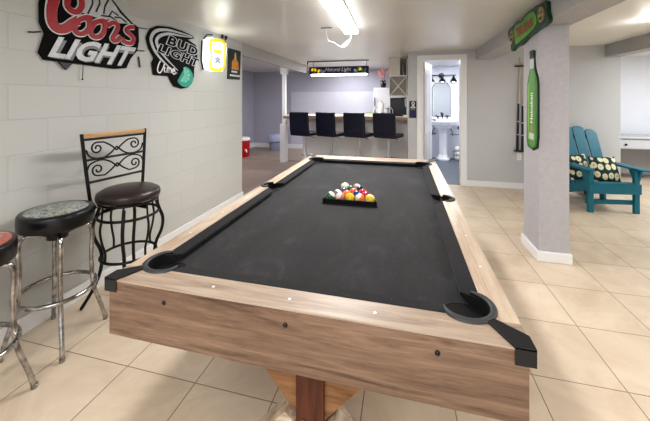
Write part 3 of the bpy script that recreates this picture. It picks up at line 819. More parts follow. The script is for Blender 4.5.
for word, q in (('BUD', [(2.545, 1.972), (2.935, 1.925), (2.900, 1.838), (2.505, 1.892)]), ('LIGHT', [(2.425, 1.872), (2.935, 1.806), (2.890, 1.730), (2.390, 1.806)])):
    ref = text_geo(word)[0]
    text_quad(a_, word, q, wl, .028, off=.085, ref=ref, space=1.12); text_quad(b2, word, q, wl, .0305, off=.03, ref=ref, space=1.12)
a_.build('letter_outline', M['silver'], bs, world=True); b2.build('letter_face', M['signblack'], bs, world=True)
lw = MB()
for pts in ([(2.42, 1.722), (2.395, 1.68), (2.385, 1.63), (2.41, 1.612), (2.44, 1.64), (2.47, 1.70)], [(2.475, 1.675), (2.468, 1.64), (2.480, 1.622)], [(2.500, 1.622), (2.507, 1.665), (2.525, 1.668), (2.527, 1.625), (2.535, 1.662), (2.555, 1.665), (2.557, 1.622)], [(2.575, 1.640), (2.605, 1.652), (2.590, 1.668), (2.573, 1.640), (2.590, 1.615), (2.615, 1.625)]):
    lw.ribbon([(a, b) for a, b, _ in smooth_pts([(a, b, 0) for a, b in pts], 5)], .012, wl, .024, .032)
lw.build('script_letters', M['whitepaint'], bs, world=True)
lc = (2.748, 1.600); poly = [(lc[0]+.125*math.cos(a)-.02*math.sin(a), lc[1]+.102*math.sin(a)+.015*math.cos(a)) for a in [2*PI*k/36 for k in range(36)]]
# wedge: cut the upper-left side off
lim = MB().prism([(p[0], p[1]) for p in poly if (p[0]-lc[0])*.6+(lc[1]-p[1])*.5 > -.055], wl, .026, .040).build('lime', M['limegreen'], bs, world=True)
sg = MB()
for k in range(6):
    a0 = math.radians(-125+k*38); a1 = a0+math.radians(31)
    c0 = (lc[0]-.018, lc[1]+.018); sg.prism([c0, (c0[0]+.092*math.cos(a0), c0[1]+.075*math.sin(a0)), (c0[0]+.095*math.cos((a0+a1)/2), c0[1]+.078*math.sin((a0+a1)/2)), (c0[0]+.092*math.cos(a1), c0[1]+.075*math.sin(a1))], wl, .040, .043)
sg.build('lime_segments', M['limelight'], lim, world=True)

ls = thing('lit_sign', 'glowing white wall sign with yellow border between beer sign and poster', 'lit sign', (XL, 3.3, 1.9))
lit = [(3.06, 2.03), (3.15, 2.075), (3.40, 2.10), (3.50, 2.068), (3.512, 2.0), (3.480, 1.79), (3.42, 1.715), (3.20, 1.695), (3.07, 1.71), (3.035, 1.80)]
MB().prism(lit, wl, .0, .05).build('light_box', M['litwhite'], ls, world=True)
fm = MB(); fm.tube([wl(3.030, 2.02, .03), wl(3.015, 1.80, .03), wl(3.05, 1.70, .03)], .010, 8); fm.tube([wl(3.06, 2.04, .03), wl(3.12, 2.10, .03), wl(3.22, 2.12, .03)], .008, 8)
fm.build('side_frame', M['blackplastic'], ls, world=True)
yl = [(3.216, 2.055), (3.40, 2.078), (3.470, 2.045), (3.470, 1.96), (3.455, 1.80), (3.391, 1.735), (3.215, 1.720), (3.165, 1.765), (3.185, 1.834), (3.185, 1.901), (3.175, 1.963), (3.175, 2.02)]
part_ribbon('border', yl, .042, .050, .056, M['yellow'], ls, closed=True)
yb = MB(); yb.prism([(3.235, 1.955), (3.405, 1.968), (3.40, 1.925), (3.235, 1.912)], wl, .05, .056); yb.ribbon([(3.235, 2.01), (3.405, 2.02), (3.405, 1.95), (3.235, 1.94)], .014, wl, .05, .055, closed=True)
yb.build('yellow_band', M['yellow'], ls, world=True)
sb = MB(); sb.prism([(3.315, 1.905), (3.335, 1.868), (3.41, 1.862), (3.355, 1.838), (3.395, 1.775), (3.315, 1.812), (3.235, 1.765), (3.27, 1.83), (3.205, 1.855), (3.29, 1.868)], wl, .05, .057)
sb.ribbon([(3.25, 1.985), (3.39, 1.996)], .014, wl, .05, .057)
sb.build('emblem', M['greyblue'], ls, world=True)
for nm_, y_, pts in (('left', 3.42, [(3.42, 2.14), (3.425, 2.11), (3.40, 2.09)]), ('right', 3.50, [(3.50, 2.14), (3.51, 2.08), (3.54, 1.98), (3.60, 1.93)])):
    c_ = MB(); c_.tube([wl(a, b, .012) for a, b in pts], .004, 8); c_.lathe([(.012, 2.115), (.014, 2.125), (.014, CE-.001)], (XL+.026, pts[0][0], 0), 12)
    o = c_.build('plug_cord', M['blackplastic']); tag(o, 'black plug and cord above the glowing sign, %s of two' % nm_, 'cord')

po = thing('poster', 'dark green poster with orange figure and white lettering at end of block wall', 'poster', (XL, 3.74, 1.83))
def wq(u, v, d): return wl(u, v, d-.009)
MB().prism([(3.585, 2.025), (3.90, 2.03), (3.875, 1.64), (3.565, 1.63)], wl, -.0135, .006).build('sheet', M['posterdark'], po, world=True)
MB().prism([(3.66, 1.76), (3.84, 1.765), (3.83, 1.86), (3.77, 1.915), (3.73, 1.915), (3.67, 1.86)], wl, .006, .009).build('figure_body', M['orange'], po, world=True)
MB().prism([(3.735, 1.905), (3.775, 1.905), (3.775, 1.96), (3.765, 1.99), (3.745, 1.99), (3.733, 1.96)], wl, .006, .010).build('figure_head', M['skin'], po, world=True)
pt = MB()
for (a, b, z) in ((3.66, 3.80, 1.722), (3.62, 3.84, 1.672)):
    x_ = a
    while x_ < b:
        w_ = random.uniform(.012, .028); pt.prism([(x_, z), (x_+w_, z+.002), (x_+w_, z+.026), (x_, z+.024)], wl, .006, .008); x_ += w_+.008
pt.build('lettering', M['whitepaint'], po, world=True)

# ------------------------------------------------------------------ things on the pillar and beam
def pf(u, v, d): return (1.12-d, u, v)
bo = thing('bottle_sign', 'tall green beer bottle shaped sign on the side of the pillar', 'bottle sign', (1.12, 3.15, 1.35))
bot = [(3.191, 1.804), (3.104, 1.791), (3.104, 1.711), (3.092, 1.642), (3.040, 1.555), (3.024, 1.50), (3.024, 1.059), (3.043, .963), (3.144, .925), (3.265, .950), (3.284, .99), (3.276, 1.224), (3.271, 1.50), (3.250, 1.56), (3.205, 1.642), (3.191, 1.698)]
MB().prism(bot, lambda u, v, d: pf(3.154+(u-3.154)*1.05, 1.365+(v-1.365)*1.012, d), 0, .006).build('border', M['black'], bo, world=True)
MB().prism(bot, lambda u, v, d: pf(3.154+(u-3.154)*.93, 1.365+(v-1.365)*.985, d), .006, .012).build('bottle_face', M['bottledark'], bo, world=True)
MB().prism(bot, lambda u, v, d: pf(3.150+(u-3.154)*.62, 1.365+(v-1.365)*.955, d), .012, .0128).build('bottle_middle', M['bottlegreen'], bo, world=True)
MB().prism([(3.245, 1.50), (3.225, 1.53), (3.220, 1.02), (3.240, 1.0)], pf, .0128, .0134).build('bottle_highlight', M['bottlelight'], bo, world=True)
MB().prism([(3.10, 1.805), (3.195, 1.805), (3.19, 1.735), (3.106, 1.735)], pf, .012, .016).build('cap', M['black'], bo, world=True)
MB().prism([(3.108, 1.728), (3.186, 1.728), (3.190, 1.645), (3.105, 1.645)], pf, .012, .015).build('neck_label', M['silver'], bo, world=True)
tx = MB(); text_quad(tx, 'Heineken', [(3.185, 1.165), (3.185, 1.43), (3.128, 1.43), (3.128, 1.165)], pf, .0142, off=.02); tx.build('lettering', M['whitepaint'], bo, world=True)
tx = MB(); tx.prism([(3.155+.035*math.cos(k*PI/8), 1.115+.035*math.sin(k*PI/8)) for k in range(16)], pf, .012, .0135); tx.build('medallion', M['tan'], bo, world=True)
MB().prism([(3.11, 1.07), (3.21, 1.075), (3.21, 1.02), (3.11, 1.015)], pf, .012, .0135).build('lower_label', M['silver'], bo, world=True)

def bf(u, v, d): return (1.115-d, u, v)
gs = thing('carved_sign', 'green carved bar sign with red lettering hanging on the ceiling beam', 'carved sign', (1.115, 3.2, 2.05))
gp = [(3.728, 2.100), (3.560, 2.125), (3.423, 2.130), (3.35, 2.12), (3.212, 2.150), (3.015, 2.155), (2.90, 2.140), (2.808, 2.139), (2.793, 2.051), (2.764, 1.975), (2.85, 1.955), (2.938, 1.951), (3.153, 1.935), (3.339, 1.895), (3.50, 1.89), (3.607, 1.866), (3.640, 1.929), (3.600, 1.959), (3.70, 2.02)]
MB().prism([(a, b) for a, b, _ in smooth_pts([(a, b, 0) for a, b in gp], 3, True)], bf, 0, .03).build('border_board', M['dkgreen'], gs, world=True)
gi = [(3.52, 2.07), (3.43, 2.105), (3.30, 2.095), (3.20, 2.125), (3.05, 2.125), (2.99, 2.08), (2.97, 2.01), (3.05, 1.975), (3.16, 1.955), (3.33, 1.925), (3.46, 1.915), (3.50, 1.97)]
MB().prism([(a, b) for a, b, _ in smooth_pts([(a, b, 0) for a, b in gi], 3, True)], bf, .03, .038).build('centre_panel', M['ltgreen'], gs, world=True)
tx = MB(); text_quad(tx, 'TIKI BAR', [(3.455, 2.060), (3.045, 2.075), (3.030, 2.000), (3.440, 1.965)], bf, .042, off=.03); tx.build('lettering', M['signred'], gs, world=True)
for cy_, cz_ in ((2.885, 2.055), (3.585, 2.015)):
    fc = MB(); fc.prism([(cy_+.055*math.cos(k*PI/7), cz_+.062*math.sin(k*PI/7)) for k in range(14)], bf, .03, .042)
    fo = fc.build('carved_face', M['tan'], gs, world=True)
    ey = MB()
    for dx in (-.022, .022): ey.prism([(cy_+dx+.010*math.cos(k*PI/4), cz_+.018+.012*math.sin(k*PI/4)) for k in range(8)], bf, .042, .045)
    ey.prism([(cy_-.03, cz_-.02), (cy_+.03, cz_-.02), (cy_+.02, cz_-.042), (cy_-.02, cz_-.042)], bf, .042, .045)
    ey.build('carved_features', M['dkgreen'], fo, world=True)

# cues in a wall rack
cr_ = thing('cue_rack', 'black two-piece cue rack on the wall behind the pillar', 'cue rack', (1.72, YD, 1.2))
MB().box((1.665, YD-.05, 1.872), (1.80, YD, 1.892)).build('top_clip', M['black'], cr_, bevel=.003, world=True)
MB().box((1.655, YD-.06, .575), (1.81, YD, .60)).build('bottom_rest', M['black'], cr_, bevel=.003, world=True)
for k, (xt, xb, zt, lb) in enumerate(((1.728, 1.695, 2.02, 'left pool cue leaning in the wall rack, taller tip'), (1.765, 1.765, 1.955, 'right pool cue standing in the wall rack'))):
    c_ = thing('pool_cue', lb, 'pool cue', (xb, YD-.03, .60), 0, 'pool cues in the wall rack')
    def cp(t): return (xb+(xt-xb)*t, YD-.03, .602+(zt-.602)*t)
    MB().tube([cp(0), cp(.5)], [.017, .0125], 12).build('butt', M['black'], c_, world=True)
    MB().tube([cp(.5), cp(1)], [.0122, .0065], 12).build('shaft', M['cuewood'], c_, world=True)
    for t_ in (.16, .30, .5): MB().tube([cp(t_), cp(t_+.012)], [.0178-.009*t_+.001, .0176-.009*t_+.001], 12).build('ring', M['silver'], c_, world=True)
ou = thing('power_outlet', 'white outlet plate on the wall under the cue rack', 'outlet', (1.73, YD, .50))
MB().box((1.70, YD-.006, .44), (1.76, YD, .55)).build('cover_plate', M['whitepaint'], ou, bevel=.002, world=True)
sk = MB()
for z in (.475, .515): sk.box((1.716, YD-.009, z-.012), (1.744, YD-.006, z+.012))
sk.build('sockets', M['cream'], ou, bevel=.002, world=True)

# ------------------------------------------------------------------ adirondack chair and cushions
ch = thing('adirondack_chair', 'teal wooden adirondack chair with slatted back beyond the pillar', 'adirondack chair', (2.42, 4.86, 0), math.radians(8))
for s_ in (-1, 1):
    MB().box((s_*.255-.028, -.345, 0), (s_*.255+.028, -.305, .515)).build('front_leg', M['teal'], ch, bevel=.004)
    MB().bar((s_*.225, -.28, .31), (s_*.225, .50, .045), .035, .11, (0, 0, 1)).build('side_rail', M['teal'], ch, bevel=.004)
    MB().bar((s_*.262, .20, 0), (s_*.262, .22, .50), .035, .08, (0, 1, 0)).build('rear_leg', M['teal'], ch, bevel=.004)
    am = MB(); x0 = s_*.305
    poly = [(x0-.055, -.385), (x0-.035, -.41), (x0+.035, -.41), (x0+.06, -.385), (x0+.065, .0), (x0+.02*(1 if s_ < 0 else -1)+.03, .34), (x0+.02*(1 if s_ < 0 else -1)-.03, .34), (x0-.065, .0)]
    am.prism(poly, lambda u, v, d: (u, v, d), .515, .538); arm = am.build('armrest', M['teal'], ch, bevel=.004)
    br_ = MB(); vs = [(s_*.315, -.36, .515), (s_*.315, -.23, .515), (s_*.315, -.26, .36), (s_*.315, -.30, .34)]
    br_.prism([(-.38, .515), (-.20, .515), (-.26, .38), (-.33, .36)], lambda u, v, d: (s_*(.268+d), u, v), 0, .022); br_.build('arm_bracket', M['teal'], arm, bevel=.003)
MB().box((-.29, -.368, .235), (.285, -.345, .358)).build('seat_apron', M['teal'], ch, bevel=.004)
MB().box((-.288, -.305, .095), (.285, -.285, .15)).build('stretcher', M['teal'], ch, bevel=.004)
for k in range(6):
    y = -.33+k*.088; z = .375-.10*(k*.088)/.5-.0
    MB().bar((-.24, y, z-.018), (.24, y, z-.018), .076, .02, (0, -.0, 1)).build('seat_slat', M['teal'], ch, bevel=.003)
sl = [(-.245, .945), (-.087, .985), (.071, .985), (.229, .945)]
for k, (x, top) in enumerate(sl):
    w0, w1 = .066, .074
    def bs_(u, v, d):  # v along slat height; lean back
        t = (v-.24)/.76; return (x+(u)*(w0+(w1-w0)*t)+x*.02*t, .135+.30*t-d, v)
    tp = [(-1, .24), (1, .24), (1, top-.02-(.03 if x > 0.1 else 0)), (.6, top+.0-(.012 if x > .1 else 0)), (0, top+.006), (-.6, top-(.012 if x < -.1 else 0)), (-1, top-.02-(.03 if x < -.1 else 0))]
    MB().prism(tp, bs_, 0, .02).build('back_slat', M['teal'], ch, bevel=.003)
MB().box((-.31, .262, .45), (.31, .285, .51)).build('back_support', M['teal'], ch, bevel=.003)
MB().bar((-.28, .395, .84), (.28, .395, .84), .03, .06, (0, 0, 1)).build('back_support', M['teal'], ch, bevel=.003)

def pillow(label, loc, rot, w, h, th):
    n = 18; vs = []; fs = []
    for sd in (1, -1):
        for i in range(n+1):
            for j in range(n+1):
                u, v = i/n*2-1, j/n*2-1
                e = (1-u**6)*(1-v**6); puff = (max(0, (1-u*u)*(1-v*v)))**.42
                pin = 1-.05*(1-(abs(u)+abs(v))/2)
                x = u*w/2*(1-.05*(1-u*u if 0 else (1-v*v)*0)-.06*(1-v*v)*(abs(u)**3)); z = v*h/2*(1-.06*(1-u*u)*(abs(v)**3))
                vs.append((x, sd*th/2*puff, z))
    m1 = (n+1)*(n+1)
    for s2 in range(2):
        for i in range(n):
            for j in range(n):
                a = s2*m1+i*(n+1)+j; q_ = (a, a+n+1, a+n+2, a+1); fs.append(q_ if s2 else q_[::-1])
    o = MB().add(vs, fs, True).build('cushion', M['leafy']); o.location = loc; o.rotation_euler = rot
    return tag(o, label, 'cushion', 'leaf print cushions on the teal chair')
pillow('leaf print cushion in front on the teal chair, fully visible', (2.505, 4.79, .475), (math.radians(-20), 0, math.radians(8)), .33, .33, .13)
pillow('leaf print cushion tucked behind the left arm of the teal chair', (2.26, 4.88, .475), (math.radians(-20), math.radians(-5), math.radians(12)), .28, .33, .11)

# desk in the far room
dk = thing('desk', 'white desk with drawer in the bright room past the teal chair', 'desk', (4.1, 6.4, 0))
MB().box((3.36, 6.15, .735), (4.9, 6.70, .765)).build('desktop', M['deskwhite'], dk, bevel=.004, world=True)
MB().box((3.38, 6.19, .56), (4.88, 6.68, .7345)).build('desk_case', M['deskwhite'], dk, bevel=.002, world=True)
for x0, x1 in ((3.40, 4.08), (4.12, 4.86)):
    d_ = MB().box((x0, 6.175, .572), (x1, 6.19, .724)).build('drawer', M['deskwhite'], dk, bevel=.002, world=True)
    MB().ball((x0+.13, 6.165, .635), .018, 12).build('knob', M['black'], d_, world=True)
for x, y in ((3.40, 6.20), (4.86, 6.20), (3.40, 6.66), (4.86, 6.66)):
    MB().box((x-.02, y-.02, 0), (x+.02, y+.02, .56)).build('leg', M['deskwhite'], dk, bevel=.002, world=True)
MB().box((3.40, 6.60, .10), (4.86, 6.62, .558)).build('shade_panel', M['mattgrey'], dk, world=True)  # grey sheet painting the shade in the open space under the drawers

# ------------------------------------------------------------------ bar area
struct('wall_knee', MB().box((-2.02, 6.22, 0), (.08, 6.34, .985)), M['knee'])
ct = thing('bar_counter', 'long pale wood bar counter on a low wall behind four stools', 'bar counter', (-1.1, 6.3, .985))
MB().box((-2.36, 5.98, .985), (.08, 6.80, 1.03)).build('slab', M['counter'], ct, bevel=.004, world=True)
MB().box((-2.365, 5.975, 1.03), (.08, 6.805, 1.052)).build('top_board', M['countertop'], ct, bevel=.003, world=True)

pst = thing('support_post', 'white square support post with wider base at the end of the bar', 'post', (-2.545, 6.52, 0))
MB().box((-2.572, 6.46, .84), (-2.492, 6.54, 1.93)).build('upper_shaft', M['white'], pst, bevel=.01, world=True)
MB().box((-2.612, 6.44, 0), (-2.475, 6.58, .84)).build('lower_sleeve', M['white'], pst, bevel=.008, world=True)
m_ = MB(); m_.box((-2.60, 6.435, 1.93), (-2.462, 6.57, CE-.001)); m_.build('capital', M['white'], pst, world=True)

def bar_stool():
    t = thing('counter_stool', '', 'bar stool', (0, 0, 0), 0, 'black padded stools along the bar')
    # seat in front (+y), back at -y; padded L shape
    s_ = MB().box((-.205, -.20, .70), (.205, .20, .765)).build('seat', M['navyleather'], t, bevel=.022, seg=3)
    b_ = MB(); n = 8
    poly = [(-.205, .765), (-.215, .80), (-.235, 1.13), (-.205, 1.145), (-.185, 1.13), (-.165, .80), (-.14, .765), (-.165, .715), (-.195, .715)]
    b_.prism(poly, lambda u, v, d: (d, u, v), -.205, .205); bb_ = b_.build('backrest', M['navyleather'], t, bevel=.012, seg=3)
    sm_ = MB()
    for z in (.86, .96, 1.06): sm_.box((-.20, -.168-.06*(z-.8), z), (.20, -.164-.06*(z-.8), z+.004))
    sm_.build('seam', M['black'], bb_)
    MB().lathe([(.028, .03), (.028, .42), (.018, .42), (.018, .70)], (0, 0, 0), 16).build('pole', M['palemetal'], t)
    MB().lathe([(.20, .001), (.20, .012), (.12, .025), (.04, .04)], (0, 0, 0), 36).build('base', M['chrome_clean'], t)
    fr_ = MB(); fr_.tube(smooth_pts([(0, .02, .30), (-.13, .06, .30), (-.15, .16, .30), (-.08, .22, .30), (.08, .22, .30), (.15, .16, .30), (.13, .06, .30), (0, .02, .30)], 5), .010, 8)
    fr_.build('footrest', M['chrome_clean'], t)
    lv = MB(); lv.tube([(.03, 0, .69), (.14, .03, .67), (.19, .04, .65)], .006, 8); lv.build('lever', M['chrome_clean'], t)
    return t
bst = bar_stool()
lbs = ['black padded bar stool nearest the white post', 'second black padded bar stool from the white post', 'third black padded bar stool from the white post', 'black padded bar stool nearest the bathroom doorway']
for k, (x, rz) in enumerate(((-1.80, -17), (-1.285, -22), (-.775, -19), (-.245, -21))):
    o = bst if k == 0 else dup(bst, (x, 5.70, 0), math.radians(rz), lbs[k])
    if k == 0: o.location = (x, 5.70, 0); o.rotation_euler = (0, 0, math.radians(rz)); o['label'] = lbs[0]

# hanging illuminated bar light
nl = thing('hanging_bar_light', 'long black hanging bar light with beer lettering above the counter', 'hanging light', (-1.25, 6.25, 1.95))
MB().box((-1.87, 6.20, 1.89), (-.66, 6.32, 2.035)).build('housing', M['black'], nl, bevel=.004, world=True)
def nf(u, v, d): return (u, 6.20-d, v)
tb = MB(); tb.box((-1.83, 6.205, 1.855), (-.70, 6.30, 1.889)); tb.build('light_strip', M['tube'], nl, world=True)
MB().box((-1.85, 6.196, 1.900), (-.68, 6.20, 2.026)).build('front_panel', M['navy'], nl, world=True)
tx = MB(); text_quad(tx, 'Natural Light', [(-1.53, 2.015), (-1.00, 2.015), (-1.00, 1.915), (-1.53, 1.915)], nf, .0052, shear=.25, off=.0); tx.build('lettering', M['whitepaint'], nl, world=True)
for nm_, pos, mt_, seed in (('yellow_hops', [-1.80, -1.74, -1.68, -.84], 'yellow', 1), ('pale_cans', [-1.61, -1.56, -.92, -.79], 'silver', 2), ('green_leaves', [-1.77, -.87, -.76, -.72], 'ltgreen', 3)):
    b_ = MB()
    for x in pos:
        for k in range(2):
            dx, dz = random.uniform(-.02, .02), random.uniform(-.03, .03)
            b_.prism([(x+dx+.022*math.cos(a*PI/4), 1.962+dz+.030*math.sin(a*PI/4)) for a in range(8)], nf, .0045, .006)
    b_.build(nm_, M[mt_], nl, world=True)
hg = MB()
for x in (-1.80, -.70): hg.tube([(x, 6.26, 2.034), (x, 6.26, CE-.012)], .004, 6)
hg.tube([(-1.90, 6.26, CE-.01), (-.66, 6.26, CE-.01)], .008, 6)
hg.tube([(-1.91, 6.24, CE-.003), (-1.92, 6.24, 2.10)], .012, 8); hg.tube([(-1.92, 6.24, 2.10), (-1.90, 6.22, 1.95), (-1.86, 6.24, 1.92)], .004, 6)
hg.build('hanger', M['blackplastic'], nl, world=True)

# refrigerator with orchid on top
fg = thing('refrigerator', 'white refrigerator behind the bar with an orchid on top', 'refrigerator', (-.38, 7.6, 0))
MB().box((-.66, 7.36, 0), (-.06, 7.95, 1.645)).build('body', M['fridge'], fg, bevel=.01, world=True)
d1 = MB().box((-.66, 7.30, .06), (-.06, 7.352, 1.17)).build('door', M['fridge'], fg, bevel=.01, world=True)
d2 = MB().box((-.66, 7.30, 1.185), (-.06, 7.352, 1.64)).build('door', M['fridge'], fg, bevel=.01, world=True)
for d_, z0, z1 in ((d1, .8, 1.12), (d2, 1.22, 1.42)): MB().box((-.645, 7.265, z0), (-.62, 7.30, z1)).build('handle', M['silver_dk'], d_, bevel=.004, world=True)
orc = thing('potted_orchid', 'coral orchid in black pot on top of the refrigerator', 'orchid', (-.45, 7.5, 1.646))
MB().lathe([(.05, 0), (.07, .11), (.062, .115)], (0, 0, 0), 20).build('pot', M['black'], orc)
lf = MB()
for k in range(6):
    a = k*1.05; c, s2 = math.cos(a), math.sin(a); q = Vector((-s2, c, 0))*.022
    b0 = Vector((0, 0, .11)); b1 = Vector((c*.06, s2*.06, .17)); b2_ = Vector((c*.13, s2*.13, .13))
    lf.add([b0-q*.5, b0+q*.5, b1+q, b1-q, b2_], [(0, 1, 2, 3), (3, 2, 4)])
lf.build('leaves', M['leafgreen'], orc)
sm2 = MB(); fl = MB()
for sx in (-1, 1):
    pts = smooth_pts([(0, 0, .10), (sx*.03, 0, .26), (sx*.05, -.02, .38), (sx*.10, -.04, .43)], 5); sm2.tube(pts, .004, 6)
for k in range(16):
    c = (random.uniform(-.11, .12), random.uniform(-.06, .04), random.uniform(.26, .46)); 
    for j in range(5):
        a = j*2*PI/5+k; u = Vector((math.cos(a), -.2, math.sin(a))); w = Vector((-math.sin(a), 0, math.cos(a)))
        C0 = Vector(c); fl.add([C0, C0+u*.022+w*.018, C0+u*.044, C0+u*.022-w*.018], [(0, 1, 2, 3)])
sm2.build('stem', M['leafgreen'], orc); fl.build('blossoms', M['pink'], orc)

# hanging shelf unit by the doorway
su = thing('shelf_unit', 'cream hanging shelf unit with cross shaped rack above the bar', 'shelf unit', (-.08, 6.1, 1.42))
x0, x1, y0, y1 = -.255, .075, 6.02, 6.34
f_ = MB(); f_.box((x0, y0, 1.42), (x0+.016, y1, 2.158)); f_.box((x1-.016, y0, 1.42), (x1, y1, 2.158)); f_.box((x0, y0, 2.142), (x1, y1, 2.158))
f_.build('case', M['cream'], su, bevel=.002, world=True)
for z in (1.42, 1.80): MB().box((x0, y0-.01, z), (x1, y1, z+.025)).build('shelf', M['whitepaint'], su, bevel=.002, world=True)
MB().box((x0+.016, y0+.16, 1.45), (x1-.016, y0+.17, 2.14)).build('back_board', M['greige'], su, world=True)
xr = MB(); xr.bar((x0+.02, y0+.02, 1.45), (x1-.02, y0+.02, 1.795), .016, .014, (0, 1, 0)); xr.bar((x0+.02, y0+.034, 1.795), (x1-.02, y0+.034, 1.45), .016, .014, (0, 1, 0)); xr.build('cross_rack', M['whitepaint'], su, world=True)
MB().box((x0+.018, y0+.01, 1.826), (x1-.13, y0+.022, 2.14)).build('door_panel', M['cream'], su, world=True)
bt = thing('glass_decanter', 'small dark bottle standing on the upper shelf of the shelf unit', 'bottle', (.0, 6.09, 1.826))
MB().lathe([(.032, 0), (.040, .02), (.040, .10), (.014, .15), (.012, .20), (.016, .21)], (0, 0, 0), 16).build('glass_body', M['mattgrey'], bt)
MB().lathe([(.014, .21), (.018, .235), (.0001, .245)], (0, 0, 0), 12).build('stopper', M['silver_dk'], bt)

mn = thing('flat_screen', 'black flat screen standing on the bar under the shelf unit', 'monitor', (-.08, 6.28, 1.052))
MB().box((-.245, 6.27, 1.075), (.060, 6.30, 1.405)).build('panel', M['black'], mn, bevel=.004, world=True)
MB().box((-.16, 6.262, 1.09), (.005, 6.27, 1.395)).build('screen', mat('navy_screen', S(22, 26, 44), .25, var=.1), mn, world=True)
MB().box((-.15, 6.20, 1.0525), (.0, 6.34, 1.075)).build('stand', M['black'], mn, bevel=.003, world=True)
tw = MB()
tw.prism([(.028, 1.395), (.062, 1.395), (.060, 1.25), (.048, 1.225), (.034, 1.25)], lambda u, v, d: (u, 6.255-d, v), 0, .012)
tag(tw.build('hanging_cloth', M['paper'], bevel=.003), 'narrow white cloth hanging beside the black flat screen', 'cloth')

pr = thing('paper_towel_roll', 'white paper towel roll standing on the bar before the refrigerator', 'paper towel roll', (-.42, 6.35, 1.052))
MB().lathe([(.055, .006), (.055, .255), (.02, .255)], (0, 0, 0), 24).build('roll', M['paper'], pr)
MB().lathe([(.075, 0), (.075, .006)], (0, 0, 0), 24).lathe([(.008, .25), (.008, .30), (.012, .31)], (0, 0, 0), 10).build('holder', M['chrome_clean'], pr)
jr = thing('glass_jar', 'pale lidded jar between paper towels and flat screen on the bar', 'jar', (-.30, 6.30, 1.052))
MB().lathe([(.035, 0), (.04, .01), (.04, .12), (.03, .13)], (0, 0, 0), 18).build('body', M['silver'], jr); MB().lathe([(.033, .13), (.033, .15)], (0, 0, 0), 18).build('lid', M['silver_dk'], jr)
bt2 = thing('sauce_bottle', 'small olive green bottle left of the paper towel roll', 'bottle', (-.53, 6.20, 1.052))
MB().lathe([(.02, 0), (.022, .06), (.009, .10), (.009, .13)], (0, 0, 0), 14).build('body', M['olive'], bt2); MB().lathe([(.011, .13), (.011, .15)], (0, 0, 0), 12).build('cap', M['yellow'], bt2)
bx2 = thing('snack_box', 'small white box with green top on the bar beside olive bottle', 'box', (-.66, 6.35, 1.052))
MB().box((-.06, -.04, 0), (.06, .04, .045)).build('carton', M['paper'], bx2, bevel=.002); MB().box((-.06, -.04, .045), (.06, .04, .06)).build('lid', M['teal_box'], bx2, bevel=.002)
lp = thing('desk_lamp', 'small white gooseneck lamp on the bar in front of flat screen', 'lamp', (-.21, 6.15, 1.052))
MB().lathe([(.04, 0), (.04, .012), (.01, .02)], (0, 0, 0), 18).build('base', M['whitepaint'], lp)
MB().tube(smooth_pts([(0, 0, .015), (.02, 0, .07), (.01, 0, .13), (-.03, 0, .17), (-.06, 0, .18)], 5), .006, 8).build('neck', M['whitepaint'], lp)
MB().lathe([(.022, 0), (.010, .03)], (-.07, 0, .16), 14).build('lamp_shade', M['whitepaint'], lp)

# small sign on the wall left of the door casing
ns = thing('small_sign', 'narrow navy and black sign with white figure beside the bathroom door', 'sign', (.155, YD, 1.2))
def df(u, v, d): return (u, YD-d, v)
MB().prism([(.100, 1.345), (.212, 1.345), (.212, 1.068), (.100, 1.068)], df, 0, .012).build('board', M['black'], ns, world=True)
MB().prism([(.106, 1.185), (.206, 1.185), (.206, 1.075), (.106, 1.075)], df, .012, .014).build('navy_panel', M['navy'], ns, world=True)
rb = MB(); rb.ribbon([(a, b) for a, b, _ in smooth_pts([(.130, 1.245, 0), (.165, 1.275, 0), (.180, 1.31, 0), (.155, 1.33, 0), (.140, 1.305, 0), (.165, 1.270, 0), (.190, 1.242, 0)], 5)], .012, df, .012, .016)
rb.box((.120, YD-.016, 1.228), (.195, YD-.012, 1.240)); rb.build('emblem', M['whitepaint'], ns, world=True)
lt2 = MB()
for k in range(4): lt2.box((.118+k*.021, YD-.016, 1.195), (.132+k*.021, YD-.012, 1.215))
lt2.build('lettering', M['silver_dk'], ns, world=True)

# ------------------------------------------------------------------ alcove things
ck = thing('drink_cooler', 'round red drink cooler with white lid on the alcove floor', 'cooler', (-3.79, 6.90, 0))
MB().lathe([(.175, 0), (.185, .02), (.20, .38), (.20, .40)], (0, 0, 0), 36).build('body', M['coolerred'], ck)
MB().lathe([(.208, .395), (.208, .43), (.19, .455), (.10, .47), (.0001, .472)], (0, 0, 0), 36).build('lid', M['whitepaint'], ck)
sp2 = MB(); sp2.ball((.17, -.10, .17), .030, 12); sp2.tube([(.17, -.10, .17), (.205, -.125, .165), (.205, -.125, .12)], .013, 8); sp2.build('spigot', M['whitepaint'], ck)
bn = thing('storage_bin', 'pale blue plastic bin with tilted lid against the lavender wall', 'bin', (-3.32, 7.98, 0))
MB().lathe([(.15, 0), (.16, .01), (.185, .20), (.19, .22)], (0, 0, 0), 28, sx=1.15).build('bucket', M['palebin'], bn)
mt2 = Matrix.Rotation(math.radians(-7), 4, 'Y')
MB().lathe([(.205, .235), (.208, .26), (.195, .38), (.16, .43), (.0001, .445)], (0, 0, 0), 28, mtx=mt2, sx=1.15).build('lid', M['palebin'], bn)
MB().lathe([(.185, .215), (.19, .238)], (0, 0, 0), 28, mtx=mt2, sx=1.13).build('gap_band', M['blackplastic'], bn)

